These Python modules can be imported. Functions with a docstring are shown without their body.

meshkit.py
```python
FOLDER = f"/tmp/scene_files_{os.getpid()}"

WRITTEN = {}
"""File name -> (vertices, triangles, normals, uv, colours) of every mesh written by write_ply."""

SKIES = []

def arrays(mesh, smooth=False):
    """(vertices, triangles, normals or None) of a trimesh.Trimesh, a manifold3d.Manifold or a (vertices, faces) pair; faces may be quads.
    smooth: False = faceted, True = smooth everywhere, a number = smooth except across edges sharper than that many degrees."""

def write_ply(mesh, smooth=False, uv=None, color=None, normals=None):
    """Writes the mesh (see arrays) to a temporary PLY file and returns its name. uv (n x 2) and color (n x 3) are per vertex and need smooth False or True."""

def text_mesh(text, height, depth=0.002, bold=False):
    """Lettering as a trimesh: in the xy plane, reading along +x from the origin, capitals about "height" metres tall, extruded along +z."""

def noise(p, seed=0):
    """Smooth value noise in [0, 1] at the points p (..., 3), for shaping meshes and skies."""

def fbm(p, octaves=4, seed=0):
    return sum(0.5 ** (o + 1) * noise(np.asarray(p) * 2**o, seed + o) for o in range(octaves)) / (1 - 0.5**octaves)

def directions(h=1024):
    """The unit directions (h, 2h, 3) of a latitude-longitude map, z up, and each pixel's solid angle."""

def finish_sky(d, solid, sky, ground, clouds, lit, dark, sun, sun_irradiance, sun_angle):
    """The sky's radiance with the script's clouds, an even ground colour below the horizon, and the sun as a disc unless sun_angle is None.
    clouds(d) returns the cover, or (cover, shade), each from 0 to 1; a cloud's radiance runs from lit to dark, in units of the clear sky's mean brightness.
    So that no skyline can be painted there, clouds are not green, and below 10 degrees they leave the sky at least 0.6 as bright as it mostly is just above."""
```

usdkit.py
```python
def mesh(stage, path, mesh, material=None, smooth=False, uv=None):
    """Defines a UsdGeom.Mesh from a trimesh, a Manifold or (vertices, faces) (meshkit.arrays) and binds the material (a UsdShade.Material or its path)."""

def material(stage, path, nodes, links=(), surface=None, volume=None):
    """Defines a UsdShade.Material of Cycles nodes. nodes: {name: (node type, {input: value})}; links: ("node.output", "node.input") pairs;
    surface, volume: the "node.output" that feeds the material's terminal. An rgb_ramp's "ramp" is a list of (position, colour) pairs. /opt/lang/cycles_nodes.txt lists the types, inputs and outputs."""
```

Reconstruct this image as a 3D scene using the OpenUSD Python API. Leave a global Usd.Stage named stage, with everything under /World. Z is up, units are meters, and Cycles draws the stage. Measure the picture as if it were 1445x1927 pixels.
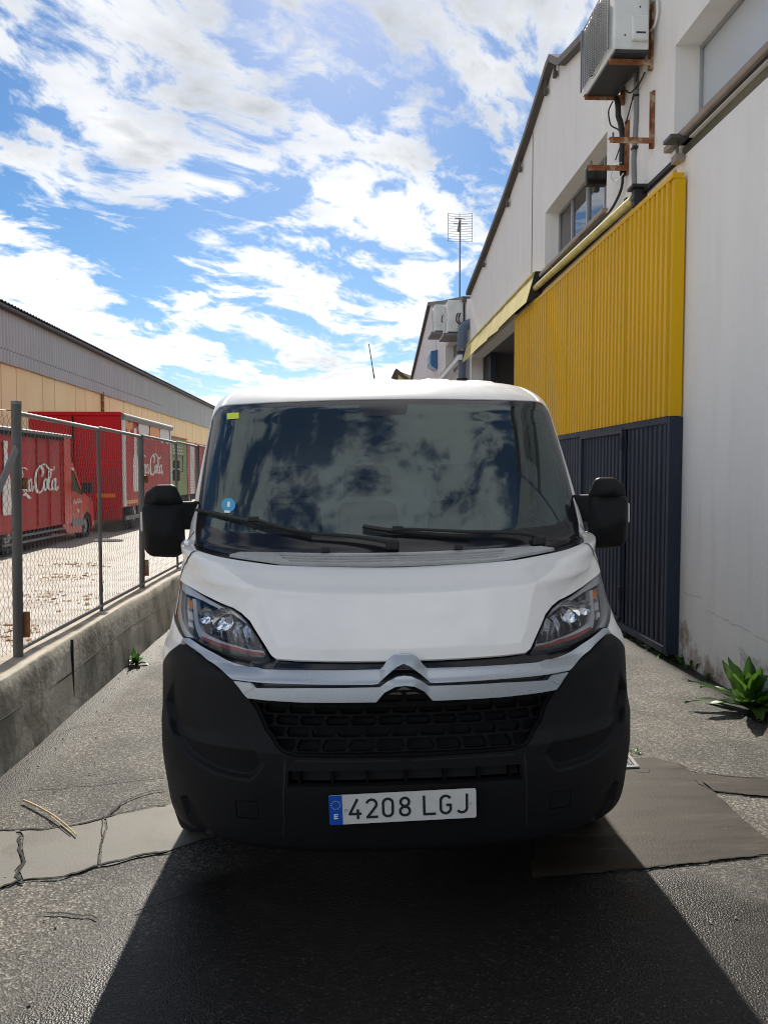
import math, random
import numpy as np, trimesh, shapely, usdkit
from meshkit import fbm, noise
from shapely.geometry import Polygon, LineString, Point, box as sbox
from shapely.ops import unary_union
from shapely import affinity
from scipy.interpolate import PchipInterpolator, LinearNDInterpolator, NearestNDInterpolator
from pxr import Usd, UsdGeom, UsdLux, UsdShade, Gf, Sdf, Vt

stage = Usd.Stage.CreateInMemory()
UsdGeom.SetStageUpAxis(stage, 'Z'); UsdGeom.SetStageMetersPerUnit(stage, 1.0)
UsdGeom.Xform.Define(stage, '/World'); UsdGeom.Scope.Define(stage, '/World/Looks')
V = np.array
# ------------------------------------------------------------------ camera (street runs along +Y, right buildings at X = 2.9)
FPX = 1448.0
PSI, PIT = math.radians(2.65), math.radians(2.906)
EYE = V([0, 0, 1.65]); ZUP = V([0, 0, 1.0])
_f = V([math.sin(PSI), math.cos(PSI), 0]); RT = V([math.cos(PSI), -math.sin(PSI), 0])
FW = math.cos(PIT) * _f - math.sin(PIT) * ZUP; UPV = math.sin(PIT) * _f + math.cos(PIT) * ZUP
cam = UsdGeom.Camera.Define(stage, '/World/camera')
cam.CreateHorizontalApertureAttr(36.0); cam.CreateVerticalApertureAttr(48.0)
cam.CreateFocalLengthAttr(36.0 * FPX / 1445); cam.CreateClippingRangeAttr(Gf.Vec2f(0.05, 5000))
cam.AddTransformOp().Set(Gf.Matrix4d(*RT, 0, *UPV, 0, *(-FW), 0, *EYE, 1))
cam.CreateExposureAttr(1.22)
# ------------------------------------------------------------------ sun and sky
SUN_EL = math.radians(36.3); SUN_AZ = math.radians(-1.2)          # azimuth from +Y towards +X
SDIR = V([math.cos(SUN_EL) * math.sin(SUN_AZ), math.cos(SUN_EL) * math.cos(SUN_AZ), math.sin(SUN_EL)])
sun = UsdLux.DistantLight.Define(stage, '/World/sun')
sun.CreateIntensityAttr(0.72); sun.CreateAngleAttr(0.8); sun.CreateNormalizeAttr(True); sun.CreateColorAttr(Gf.Vec3f(1, .93, .82))
_r = Gf.Rotation(Gf.Vec3d(0, 0, 1), Gf.Vec3d(*SDIR))
sun.AddTransformOp().Set(Gf.Matrix4d().SetRotate(_r))
dome = UsdLux.DomeLight.Define(stage, '/World/sky')
dome.GetPrim().SetCustomDataByKey('kind', 'structure')
SKY_STRENGTH = 0.06
skym = usdkit.material(stage, '/World/Looks/sky', {
    'tc': ('texture_coordinate', {}), 'sep': ('separate_xyz', {}),
    'za': ('math', {'math_type': 'maximum', 'value2': 0.0}), 'zb': ('math', {'math_type': 'add', 'value2': 0.20}),
    'dx': ('math', {'math_type': 'divide'}), 'dy': ('math', {'math_type': 'divide'}), 'cv': ('combine_xyz', {'z': 0.37}),
    'wn': ('noise_texture', {'scale': 1.6, 'detail': 3.0}), 'ws': ('vector_math', {'math_type': 'scale', 'scale': 0.38}), 'wa': ('vector_math', {'math_type': 'add'}),
    'rot': ('mapping', {'rotation': (0, 0, math.radians(-48))}), 'map': ('mapping', {'scale': (1.5, 2.2, 1.0), 'location': (-5.3, 2.9, 0)}),
    'n1': ('noise_texture', {'scale': 1.15, 'detail': 3.0, 'roughness': 0.5}),
    'n3': ('noise_texture', {'scale': 5.0, 'detail': 11.0, 'roughness': 0.62}), 'n3s': ('math', {'math_type': 'multiply_add', 'value2': 0.80, 'value3': -0.40}), 'sum': ('math', {'math_type': 'add'}), 'low': ('map_range', {'from_min': 0.0, 'from_max': 0.15, 'to_min': 0.14, 'to_max': 0.0, 'clamp': True}), 'sum2': ('math', {'math_type': 'add'}), 'nsh': ('math', {'math_type': 'multiply_add', 'value2': 0.45, 'value3': -0.225}), 'ssum': ('math', {'math_type': 'add'}), 'lows': ('map_range', {'from_min': 0.05, 'from_max': 0.42, 'to_min': -0.03, 'to_max': 0.0, 'clamp': True}), 'ssum2': ('math', {'math_type': 'add'}), 'off2': ('mapping', {'location': (0.55, 0.35, 0)}),
    'n2': ('noise_texture', {'scale': 0.8, 'detail': 6.0, 'roughness': 0.6}),
    'mask': ('rgb_ramp', {'ramp': [(0.0, (0, 0, 0)), (0.43, (0, 0, 0)), (0.475, (.30, .30, .30)), (0.525, (.82, .82, .82)), (0.60, (1, 1, 1)), (1, (1, 1, 1))]}),
    'shade': ('rgb_ramp', {'ramp': [(0.0, (1.0, 1.0, 1.0)), (0.44, (1, 1, 1)), (0.54, (.84, .85, .86)), (0.61, (.66, .68, .71)), (0.70, (.46, .49, .53)), (1, (.40, .43, .48))]}),
    'sky': ('sky_texture', {'sky_type': 'single_scattering', 'sun_disc': False, 'sun_elevation': SUN_EL, 'sun_rotation': SUN_AZ, 'ozone_density': 3.0, 'aerosol_density': 0.3}),
    'bw': ('rgb_to_bw', {}), 'lum': ('math', {'math_type': 'multiply_add', 'value2': 0.10, 'value3': 7.9}), 'grey': ('combine_xyz', {}),
    'cl': ('mix_color', {'blend_type': 'multiply', 'fac': 1.0, 'use_clamp': False}), 'blue': ('hsv', {'hue': 0.499, 'saturation': 1.36, 'value': 0.74, 'fac': 1.0}),
    'mix': ('mix_color', {'use_clamp': False}), 'bg': ('background_shader', {'strength': SKY_STRENGTH})},
    [('tc.generated', 'sep.vector'), ('sep.z', 'za.value1'), ('za.value', 'zb.value1'), ('sep.x', 'dx.value1'), ('zb.value', 'dx.value2'), ('sep.y', 'dy.value1'), ('zb.value', 'dy.value2'),
     ('dx.value', 'cv.x'), ('dy.value', 'cv.y'), ('cv.vector', 'wn.vector'), ('wn.color', 'ws.vector1'), ('cv.vector', 'wa.vector1'), ('ws.vector', 'wa.vector2'), ('wa.vector', 'rot.vector'), ('rot.vector', 'map.vector'), ('map.vector', 'n1.vector'), ('map.vector', 'n3.vector'), ('cv.vector', 'off2.vector'), ('off2.vector', 'n2.vector'),
     ('n3.fac', 'n3s.value1'), ('n1.fac', 'sum.value1'), ('n3s.value', 'sum.value2'), ('sep.z', 'low.value'), ('low.result', 'sum2.value1'), ('sum.value', 'sum2.value2'), ('sum2.value', 'mask.fac'), ('n3.fac', 'nsh.value1'), ('n2.fac', 'ssum.value1'), ('nsh.value', 'ssum.value2'), ('sep.z', 'lows.value'), ('lows.result', 'ssum2.value1'), ('ssum.value', 'ssum2.value2'), ('ssum2.value', 'shade.fac'),
     ('sky.color', 'bw.color'), ('bw.val', 'lum.value1'), ('lum.value', 'grey.x'), ('lum.value', 'grey.y'), ('lum.value', 'grey.z'), ('grey.vector', 'cl.a'), ('shade.color', 'cl.b'), ('sky.color', 'blue.color'), ('blue.color', 'mix.a'), ('cl.result', 'mix.b'), ('mask.color', 'mix.fac'), ('mix.result', 'bg.color')], surface='bg.background')
UsdShade.MaterialBindingAPI.Apply(dome.GetPrim()).Bind(skym)

# ------------------------------------------------------------------ pixel helpers: a ray of the photograph meets a plane of the place
def ray(x, y): return FW + RT * (x - 722.5) / FPX + UPV * (963.5 - y) / FPX
def onx(x, y, X): d = ray(x, y); return EYE + d * (X / d[0])
def ony(x, y, Y): d = ray(x, y); return EYE + d * (Y / d[1])
def onz(x, y, z): d = ray(x, y); return EYE + d * ((z - EYE[2]) / d[2])
def yx(x, X, y=890): return onx(x, y, X)[1]

# ------------------------------------------------------------------ materials
M = {}
def mat(name, nodes, links=(), surface='p.BSDF', **k):
    M[name] = usdkit.material(stage, '/World/Looks/' + name, nodes, links, surface=surface, **k); return M[name]
def plain(name, col, rough=.5, metal=0., coat=0., spec=.5, **k):
    return mat(name, {'p': ('principled_bsdf', {'base_color': col, 'roughness': rough, 'metallic': metal, 'coat_weight': coat, 'coat_roughness': .05, 'specular_ior_level': spec, **k})})
def mottled(name, ramp, scale=3., rough=(.5, .5), bump=0., bscale=80., metal=0., detail=6., stretch=(1, 1, 1), dist=.004, nrough=.55, coord='obj', spec=.5, coat=0.):
    """A base colour that drifts over the surface (wear, dirt, grain) with fine relief; coordinates in metres."""
    n = {'tc': ('texture_coordinate', {}), 'g': ('geometry', {}), 'map': ('mapping', {'scale': stretch}),
         'n': ('noise_texture', {'scale': scale, 'detail': detail, 'roughness': nrough}), 'r': ('rgb_ramp', {'ramp': ramp}),
         'rm': ('map_range', {'from_min': .35, 'from_max': .65, 'to_min': rough[0], 'to_max': rough[1], 'clamp': True}),
         'p': ('principled_bsdf', {'metallic': metal, 'specular_ior_level': spec, 'coat_weight': coat, 'coat_roughness': .06})}
    l = [('g.position', 'map.vector'), ('map.vector', 'n.vector'), ('n.fac', 'r.fac'), ('r.color', 'p.base_color'), ('n.fac', 'rm.value'), ('rm.result', 'p.roughness')]
    if bump:
        n['bn'] = ('noise_texture', {'scale': bscale, 'detail': 4.}); n['b'] = ('bump', {'strength': bump, 'distance': dist})
        l += [('g.position', 'bn.vector'), ('bn.fac', 'b.height'), ('b.normal', 'p.normal')]
    return mat(name, n, l)
def glassy(name, tint, ior=1.5, rough=0.0, gcol=(1, 1, 1), haze=0.):
    if haze: return mat(name, {'t': ('transparent_bsdf', {'color': tint}), 'd': ('diffuse_bsdf', {'color': (.42, .47, .48)}), 'md': ('mix_closure', {'fac': haze}), 'g': ('glossy_bsdf', {'roughness': rough, 'color': gcol}), 'f': ('fresnel', {'IOR': ior}), 'm': ('mix_closure', {})},
               [('t.BSDF', 'md.closure1'), ('d.BSDF', 'md.closure2'), ('f.fac', 'm.fac'), ('md.closure', 'm.closure1'), ('g.BSDF', 'm.closure2')], surface='m.closure')
    return mat(name, {'t': ('transparent_bsdf', {'color': tint}), 'g': ('glossy_bsdf', {'roughness': rough, 'color': gcol}), 'f': ('fresnel', {'IOR': ior}), 'm': ('mix_closure', {})},
               [('f.fac', 'm.fac'), ('t.BSDF', 'm.closure1'), ('g.BSDF', 'm.closure2')], surface='m.closure')
mottled('van_paint', [(0, (.66, .65, .62)), (.45, (.71, .70, .675)), (1, (.73, .72, .70))], 6., (.36, .46), detail=9, spec=.5, coat=.6)
mottled('bumper_plastic', [(0, (.007, .007, .008)), (1, (.012, .012, .013))], 5, (.45, .58), bump=.25, bscale=900, dist=.0006, spec=.12)
plain('grille_black', (.0035, .0035, .004), .6, spec=.1)
plain('black_gloss', (.008, .008, .010), .12)
plain('black_rubber', (.015, .015, .015), .75)
plain('seal_black', (.006, .006, .006), .6)
plain('dark_void', (.004, .004, .004), .9)
mottled('satin_silver', [(0, (.33, .36, .40)), (1, (.40, .43, .46))], 300, (.30, .36), metal=.75)
plain('chrome', (.85, .86, .88), .08, metal=1.)
plain('lamp_silver', (.74, .75, .77), .28, metal=.55)
plain('lamp_bowl', (.30, .31, .33), .14, metal=1.)
plain('lamp_grey', (.09, .09, .10), .35)
plain('lamp_white', (.62, .63, .65), .25)
plain('lamp_red_reflection', (.35, .05, .04), .25)  # colour of a reflection painted into the head lamps
plain('amber', (.75, .25, .03), .25)
glassy('lens', (.93, .94, .95), 1.45)
glassy('windscreen_glass', (.70, .82, .82), 1.68, gcol=(.82, .98, .97), haze=.018)  # pale haze mixed into the glass to lift and soften dark reflections
glassy('side_glass', (.70, .76, .74), 1.6)
plain('interior_dark', (.035, .036, .040), .7)
plain('interior_grey', (.40, .41, .41), .7)
plain('seat_cloth', (.04, .043, .055), .9)
mottled('cowl_grey', [(0, (.36, .36, .355)), (1, (.52, .52, .50))], 20, (.5, .6))
plain('tyre', (.018, .018, .018), .8)
plain('steel_rim', (.28, .29, .30), .4, metal=.8)
mottled('plate_white', [(0, (.52, .52, .51)), (.5, (.60, .60, .58)), (1, (.64, .64, .62))], 40, (.35, .45))
plain('plate_blue', (.006, .075, .42), .4)
plain('ink_black', (.012, .012, .012), .5)
plain('star_yellow', (.75, .65, .05), .5)
plain('sticker_yellow', (.55, .62, .03), .5)
plain('sticker_blue', (.05, .30, .50), .5)
plain('white_print', (.75, .75, .74), .5)
plain('cream_print', (.72, .68, .62), .6)

# ------------------------------------------------------------------ prim helpers
_used = {}
def numbered(path):
    k = _used.get(path, 0); _used[path] = k + 1
    return path if k == 0 else f'{path}_{k:03d}'
def put_mesh(path, mesh, material, smooth=30, normals=None):
    if normals is not None:
        v, f = np.asarray(mesh[0], float), np.asarray(mesh[1], int)
        m = UsdGeom.Mesh.Define(stage, path)
        m.CreatePointsAttr(Vt.Vec3fArray.FromNumpy(v.astype(np.float32)))
        m.CreateFaceVertexCountsAttr(Vt.IntArray.FromNumpy(np.full(len(f), 3, np.int32)))
        m.CreateFaceVertexIndicesAttr(Vt.IntArray.FromNumpy(f.astype(np.int32).ravel()))
        m.CreateSubdivisionSchemeAttr('none')
        m.CreateNormalsAttr(Vt.Vec3fArray.FromNumpy(np.asarray(normals, np.float32))); m.SetNormalsInterpolation('vertex')
        UsdShade.MaterialBindingAPI.Apply(m.GetPrim()).Bind(material)
        return m.GetPrim()
    v, f = arr(mesh); u, inv = np.unique(f, return_inverse=True); mesh = (v[u], inv.reshape(f.shape))
    return usdkit.mesh(stage, path, mesh, material, smooth=smooth).GetPrim()
def setd(p, label=None, cat=None, group=None, kind=None):
    for k, v in (('label', label), ('category', cat), ('group', group), ('kind', kind)):
        if v: p.SetCustomDataByKey(k, v)
def arr(m):
    if isinstance(m, (list,)): m = cat(*m)
    if hasattr(m, 'to_mesh'):
        q = m.to_mesh(); return np.asarray(q.vert_properties[:, :3], float), np.asarray(q.tri_verts, int)
    if isinstance(m, tuple):
        v, f = np.asarray(m[0], float), np.asarray(m[1], int)
        if f.shape[1] == 4: f = np.vstack([f[:, [0, 1, 2]], f[:, [0, 2, 3]]])
        return v, f
    return np.array(m.vertices, float), np.array(m.faces, int)
def cat(*ms):
    vs, fs, k = [], [], 0
    for m in ms:
        v, f = arr(m); vs.append(v); fs.append(f + k); k += len(v)
    return np.vstack(vs), np.vstack(fs)
class Thing:
    """A thing of the place: an Xform at its base whose children are its parts (given in world or, with matrix, in its own coordinates)."""
    def __init__(s, name, label, catg, group=None, base=None, matrix=None, kind=None):
        s.path = numbered('/World/' + name); s.parts = []; s.base = base; s.matrix = matrix; s.meta = (label, catg, group, kind)
    def part(s, name, mesh, m, parent=None, smooth=30, label=None, normals=None, kind=None):
        s.parts.append((name, arr(mesh), M[m] if isinstance(m, str) else m, parent, smooth, label, normals, kind)); return len(s.parts) - 1
    def done(s):
        x = UsdGeom.Xform.Define(stage, s.path); setd(x.GetPrim(), *s.meta)
        if s.matrix is not None: x.AddTransformOp().Set(s.matrix); base = np.zeros(3)
        else:
            allv = np.vstack([p[1][0] for p in s.parts])
            base = V(s.base, float) if s.base is not None else V([(allv[:, 0].min() + allv[:, 0].max()) / 2, (allv[:, 1].min() + allv[:, 1].max()) / 2, allv[:, 2].min()])
            x.AddTranslateOp().Set(Gf.Vec3d(*base))
        paths = []
        for name, (v, f), m, parent, smooth, label, nrm, kind in s.parts:
            p = numbered((s.path if parent is None else paths[parent]) + '/' + name); paths.append(p)
            setd(put_mesh(p, (v - base, f), m, smooth, nrm), label, None, None, kind)
        return x.GetPrim()
def single(name, mesh, m, label=None, catg=None, group=None, kind=None, smooth=30):
    p = numbered('/World/' + name)
    v, f = arr(mesh); base = V([v[:, 0].mean(), v[:, 1].mean(), v[:, 2].min()]) if kind is None else np.zeros(3)
    q = put_mesh(p, (v - base, f), M[m] if isinstance(m, str) else m, smooth)
    if kind is None: UsdGeom.Xformable(q).AddTranslateOp().Set(Gf.Vec3d(*base))
    setd(q, label, catg, group, kind); return q

# ------------------------------------------------------------------ shapes
def hull(pts):
    m = trimesh.PointCloud(np.asarray(pts, float)).convex_hull; return np.array(m.vertices), np.array(m.faces)
def box(x0, x1, y0, y1, z0, z1, c=0.0):
    x0, x1 = sorted((x0, x1)); y0, y1 = sorted((y0, y1)); z0, z1 = sorted((z0, z1))
    if c <= 0:
        v = V([[x, y, z] for x in (x0, x1) for y in (y0, y1) for z in (z0, z1)])
        f = V([[0, 1, 3], [0, 3, 2], [4, 6, 7], [4, 7, 5], [0, 4, 5], [0, 5, 1], [2, 3, 7], [2, 7, 6], [0, 2, 6], [0, 6, 4], [1, 5, 7], [1, 7, 3]])
        return v, f
    c = min(c, .45 * min(x1 - x0, y1 - y0, z1 - z0)); p = []
    for x, sx in ((x0, 1), (x1, -1)):
        for y, sy in ((y0, 1), (y1, -1)):
            for z, sz in ((z0, 1), (z1, -1)):
                p += [[x + sx * c, y + sy * c, z], [x + sx * c, y, z + sz * c], [x, y + sy * c, z + sz * c]]
    return hull(p)
def rbox(x0, x1, y0, y1, z0, z1, r, sub=2):
    s = trimesh.creation.icosphere(sub, r); p = []
    for x in (x0 + r, x1 - r):
        for y in (y0 + r, y1 - r):
            for z in (z0 + r, z1 - r): p.append(s.vertices + [x, y, z])
    return hull(np.vstack(p))
def hulls(spheres, sub=2):
    s = trimesh.creation.icosphere(sub, 1.0).vertices
    return hull(np.vstack([s * r + V(c) for c, r in spheres]))
def tube(pts, r, sides=8, caps=True):
    p = np.asarray(pts, float); n = len(p); r = np.broadcast_to(r, (n,))
    t = np.gradient(p, axis=0); t /= np.linalg.norm(t, axis=1, keepdims=True) + 1e-12
    ref = V([0, 0, 1.]) if abs(t[0, 2]) < .9 else V([1., 0, 0]); a = np.cross(t[0], ref); a /= np.linalg.norm(a); A = []
    for k in range(n):
        a = a - t[k] * (a @ t[k]); a /= np.linalg.norm(a) + 1e-12; A.append(a)
    A = V(A); B = np.cross(t, A); ang = np.arange(sides) * 2 * np.pi / sides
    v = (p[:, None] + r[:, None, None] * (np.cos(ang)[None, :, None] * A[:, None] + np.sin(ang)[None, :, None] * B[:, None])).reshape(-1, 3)
    f = []
    for i in range(n - 1):
        for j in range(sides):
            a0, a1, b0, b1 = i * sides + j, i * sides + (j + 1) % sides, (i + 1) * sides + j, (i + 1) * sides + (j + 1) % sides
            f += [[a0, a1, b1], [a0, b1, b0]]
    if caps:
        for k in range(1, sides - 1):
            f += [[0, k + 1, k], [(n - 1) * sides, (n - 1) * sides + k, (n - 1) * sides + k + 1]]
    return v, V(f)
def curve(pts, n=24):
    p = np.asarray(pts, float); d = np.r_[0, np.cumsum(np.linalg.norm(np.diff(p, axis=0), axis=1))]
    if len(p) < 3: return p
    return PchipInterpolator(d, p)(np.linspace(0, d[-1], n))
def bar(p0, p1, w, h, up=(0, 0, 1)):
    p0, p1 = V(p0, float), V(p1, float); t = (p1 - p0) / np.linalg.norm(p1 - p0); s = np.cross(t, V(up, float)); s /= np.linalg.norm(s); q = np.cross(s, t)
    v = [p + s * a * w / 2 + q * b_ * h / 2 for p in (p0, p1) for a, b_ in ((-1, -1), (1, -1), (1, 1), (-1, 1))]
    return hull(v)
def frame_map(o, ex, ey, ez):
    A = np.stack([V(ex, float), V(ey, float), V(ez, float)], 1); o = V(o, float)
    flip = np.linalg.det(A) < 0
    def f(m):
        v, q = arr(m); return v @ A.T + o, (q[:, ::-1] if flip else q)
    return f
def extrude(poly, d):
    gs = [g for g in getattr(poly, 'geoms', [poly]) if g.geom_type == 'Polygon' and g.area > 1e-9]
    return cat(*[trimesh.creation.extrude_polygon(g, d, engine='earcut') for g in gs])
def on_wall_x(X, out=-1, mirror=False):
    """Plane geometry (a along +Y, b up) laid on the plane x = X, extruded outwards along out."""
    return frame_map((X, 0, 0), (0, 1, 0), (0, 0, 1), (out, 0, 0))
def on_wall_y(Y, out=-1):
    return frame_map((0, Y, 0), (1, 0, 0), (0, 0, 1), (0, out, 0))
def corrugated(a0, a1, z0, z1, pitch, depth, thick=.002, shape='trap'):
    """A sheet with upright ribs in the a-z plane, ribs rising along +n. Returns (a, z, n) geometry; map it with frame_map."""
    prof, a = [], a0
    while a < a1 - 1e-6:
        if shape == 'trap': seg = [(0, 0), (.30, 0), (.42, 1), (.88, 1), (1.0, 0)]
        else: seg = [(k / 8, .5 - .5 * math.cos(2 * math.pi * k / 8)) for k in range(8)]
        for t, h in seg[:-1] if shape == 'trap' else seg: prof.append((min(a + t * pitch, a1), h * depth))
        a += pitch
    prof.append((a1, 0)); prof = V(prof)
    v = np.vstack([np.c_[prof[:, 0], np.full(len(prof), z), prof[:, 1]] for z in (z0, z1)])
    n = len(prof); f = []
    for k in range(n - 1): f += [[k, k + 1, n + k + 1], [k, n + k + 1, n + k]]
    v2 = v - [0, 0, thick]; f = V(f)
    return np.vstack([v, v2]), np.vstack([f, f[:, ::-1] + 2 * n])
def strokes(lines, w):
    return unary_union([LineString(l).buffer(w / 2, cap_style='flat', join_style='round') for l in lines])
def arc(cx, cy, rx, ry, a0, a1, n=14):
    t = np.radians(np.linspace(a0, a1, n)); return [(cx + rx * math.cos(q), cy + ry * math.sin(q)) for q in t]
# ------------------------------------------------------------------ surfaces of the place
def road_surface():
    """Worn asphalt with a damp patch before the van, coloured darker to deepen the van shadow, and a line of soil along both walls; the edges fade as they dry."""
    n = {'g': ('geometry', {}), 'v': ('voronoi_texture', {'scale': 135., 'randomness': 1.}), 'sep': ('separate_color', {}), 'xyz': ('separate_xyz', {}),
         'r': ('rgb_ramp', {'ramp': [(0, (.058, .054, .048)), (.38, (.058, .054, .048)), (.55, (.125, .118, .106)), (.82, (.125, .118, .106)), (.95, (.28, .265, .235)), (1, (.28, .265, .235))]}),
         'rw': ('rgb_ramp', {'ramp': [(0, (.010, .0095, .009)), (.5, (.015, .014, .013)), (.88, (.016, .015, .014)), (1, (.048, .044, .039))]}),  # damp ground tone, extra dark as painted depth for the van shadow
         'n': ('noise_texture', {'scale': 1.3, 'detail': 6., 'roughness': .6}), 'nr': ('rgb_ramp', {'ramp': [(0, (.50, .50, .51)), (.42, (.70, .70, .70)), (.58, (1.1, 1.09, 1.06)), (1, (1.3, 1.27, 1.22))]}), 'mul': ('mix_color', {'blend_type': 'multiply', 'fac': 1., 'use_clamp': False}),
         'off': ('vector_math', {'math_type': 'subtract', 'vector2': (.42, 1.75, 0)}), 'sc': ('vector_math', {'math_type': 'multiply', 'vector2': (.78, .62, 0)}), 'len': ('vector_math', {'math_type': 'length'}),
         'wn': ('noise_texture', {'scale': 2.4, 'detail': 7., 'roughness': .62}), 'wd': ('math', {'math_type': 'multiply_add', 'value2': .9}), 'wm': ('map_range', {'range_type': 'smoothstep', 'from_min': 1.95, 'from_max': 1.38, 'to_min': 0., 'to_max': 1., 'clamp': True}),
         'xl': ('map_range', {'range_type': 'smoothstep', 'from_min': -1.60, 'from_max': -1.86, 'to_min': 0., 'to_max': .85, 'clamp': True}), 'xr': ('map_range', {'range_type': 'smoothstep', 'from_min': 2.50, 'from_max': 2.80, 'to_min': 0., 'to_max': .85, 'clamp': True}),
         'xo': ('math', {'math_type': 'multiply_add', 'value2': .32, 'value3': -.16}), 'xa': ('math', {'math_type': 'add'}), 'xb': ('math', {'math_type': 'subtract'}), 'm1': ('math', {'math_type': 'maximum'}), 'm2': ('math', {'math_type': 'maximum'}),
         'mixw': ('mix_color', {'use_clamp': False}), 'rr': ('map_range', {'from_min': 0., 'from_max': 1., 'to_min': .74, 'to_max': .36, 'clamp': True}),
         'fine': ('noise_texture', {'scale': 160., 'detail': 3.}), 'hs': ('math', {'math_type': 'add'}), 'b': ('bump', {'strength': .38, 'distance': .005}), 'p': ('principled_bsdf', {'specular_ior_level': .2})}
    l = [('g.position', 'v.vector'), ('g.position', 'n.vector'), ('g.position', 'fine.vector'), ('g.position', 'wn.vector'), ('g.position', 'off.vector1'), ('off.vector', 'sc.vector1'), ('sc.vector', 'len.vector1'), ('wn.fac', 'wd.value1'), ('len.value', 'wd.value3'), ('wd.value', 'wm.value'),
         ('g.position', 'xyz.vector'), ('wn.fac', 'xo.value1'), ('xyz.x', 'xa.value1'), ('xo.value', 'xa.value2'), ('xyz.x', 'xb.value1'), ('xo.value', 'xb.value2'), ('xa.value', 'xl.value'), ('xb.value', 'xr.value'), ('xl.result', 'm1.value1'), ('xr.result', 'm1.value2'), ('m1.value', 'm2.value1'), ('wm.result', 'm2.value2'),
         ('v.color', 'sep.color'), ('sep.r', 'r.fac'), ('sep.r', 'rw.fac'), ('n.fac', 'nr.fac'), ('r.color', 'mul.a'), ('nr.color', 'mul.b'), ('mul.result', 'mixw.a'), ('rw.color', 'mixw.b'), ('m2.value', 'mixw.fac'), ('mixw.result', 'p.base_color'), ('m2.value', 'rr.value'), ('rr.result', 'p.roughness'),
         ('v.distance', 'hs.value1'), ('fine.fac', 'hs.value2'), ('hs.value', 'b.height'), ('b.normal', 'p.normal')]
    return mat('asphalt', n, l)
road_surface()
mottled('patch_concrete', [(0, (.06, .05, .04)), (.40, (.105, .095, .08)), (.50, (.145, .138, .12)), (.60, (.165, .158, .138)), (1, (.21, .20, .175))], 2.6, (.55, .75), bump=.3, bscale=160, detail=9, nrough=.65, dist=.003, spec=.25)
mottled('patch_brown', [(0, (.020, .016, .012)), (.42, (.028, .023, .017)), (.56, (.038, .031, .024)), (.63, (.062, .053, .043)), (1, (.11, .096, .08))], 3.0, (.45, .7), bump=.3, bscale=120, detail=9, nrough=.65, stretch=(.6, 2.6, 1), spec=.2)
mottled('yard_concrete', [(0, (.22, .16, .12)), (.36, (.30, .25, .20)), (.5, (.37, .33, .28)), (.6, (.44, .40, .35)), (1, (.48, .44, .39))], 1.6, (.4, .7), bump=.3, bscale=40, detail=10, nrough=.7, stretch=(1, 2.2, 1))
mottled('grit', [(0, (.06, .055, .05)), (.45, (.16, .15, .135)), (.6, (.30, .28, .25)), (1, (.42, .40, .36))], 9, (.7, .85))
plain('crack_dark', (.010, .010, .009), .9)
mottled('kerb_concrete', [(0, (.08, .07, .06)), (.38, (.18, .165, .135)), (.50, (.40, .375, .315)), (.62, (.52, .49, .42)), (1, (.58, .55, .48))], 2.3, (.7, .9), bump=.5, bscale=26, detail=10, nrough=.68, dist=.008, stretch=(1, 1, .7))
mottled('kerb_top', [(0, (.16, .13, .09)), (.42, (.30, .25, .18)), (.6, (.46, .40, .32)), (1, (.52, .47, .39))], 6, (.7, .9), bump=.5, bscale=60, detail=9)
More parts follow.
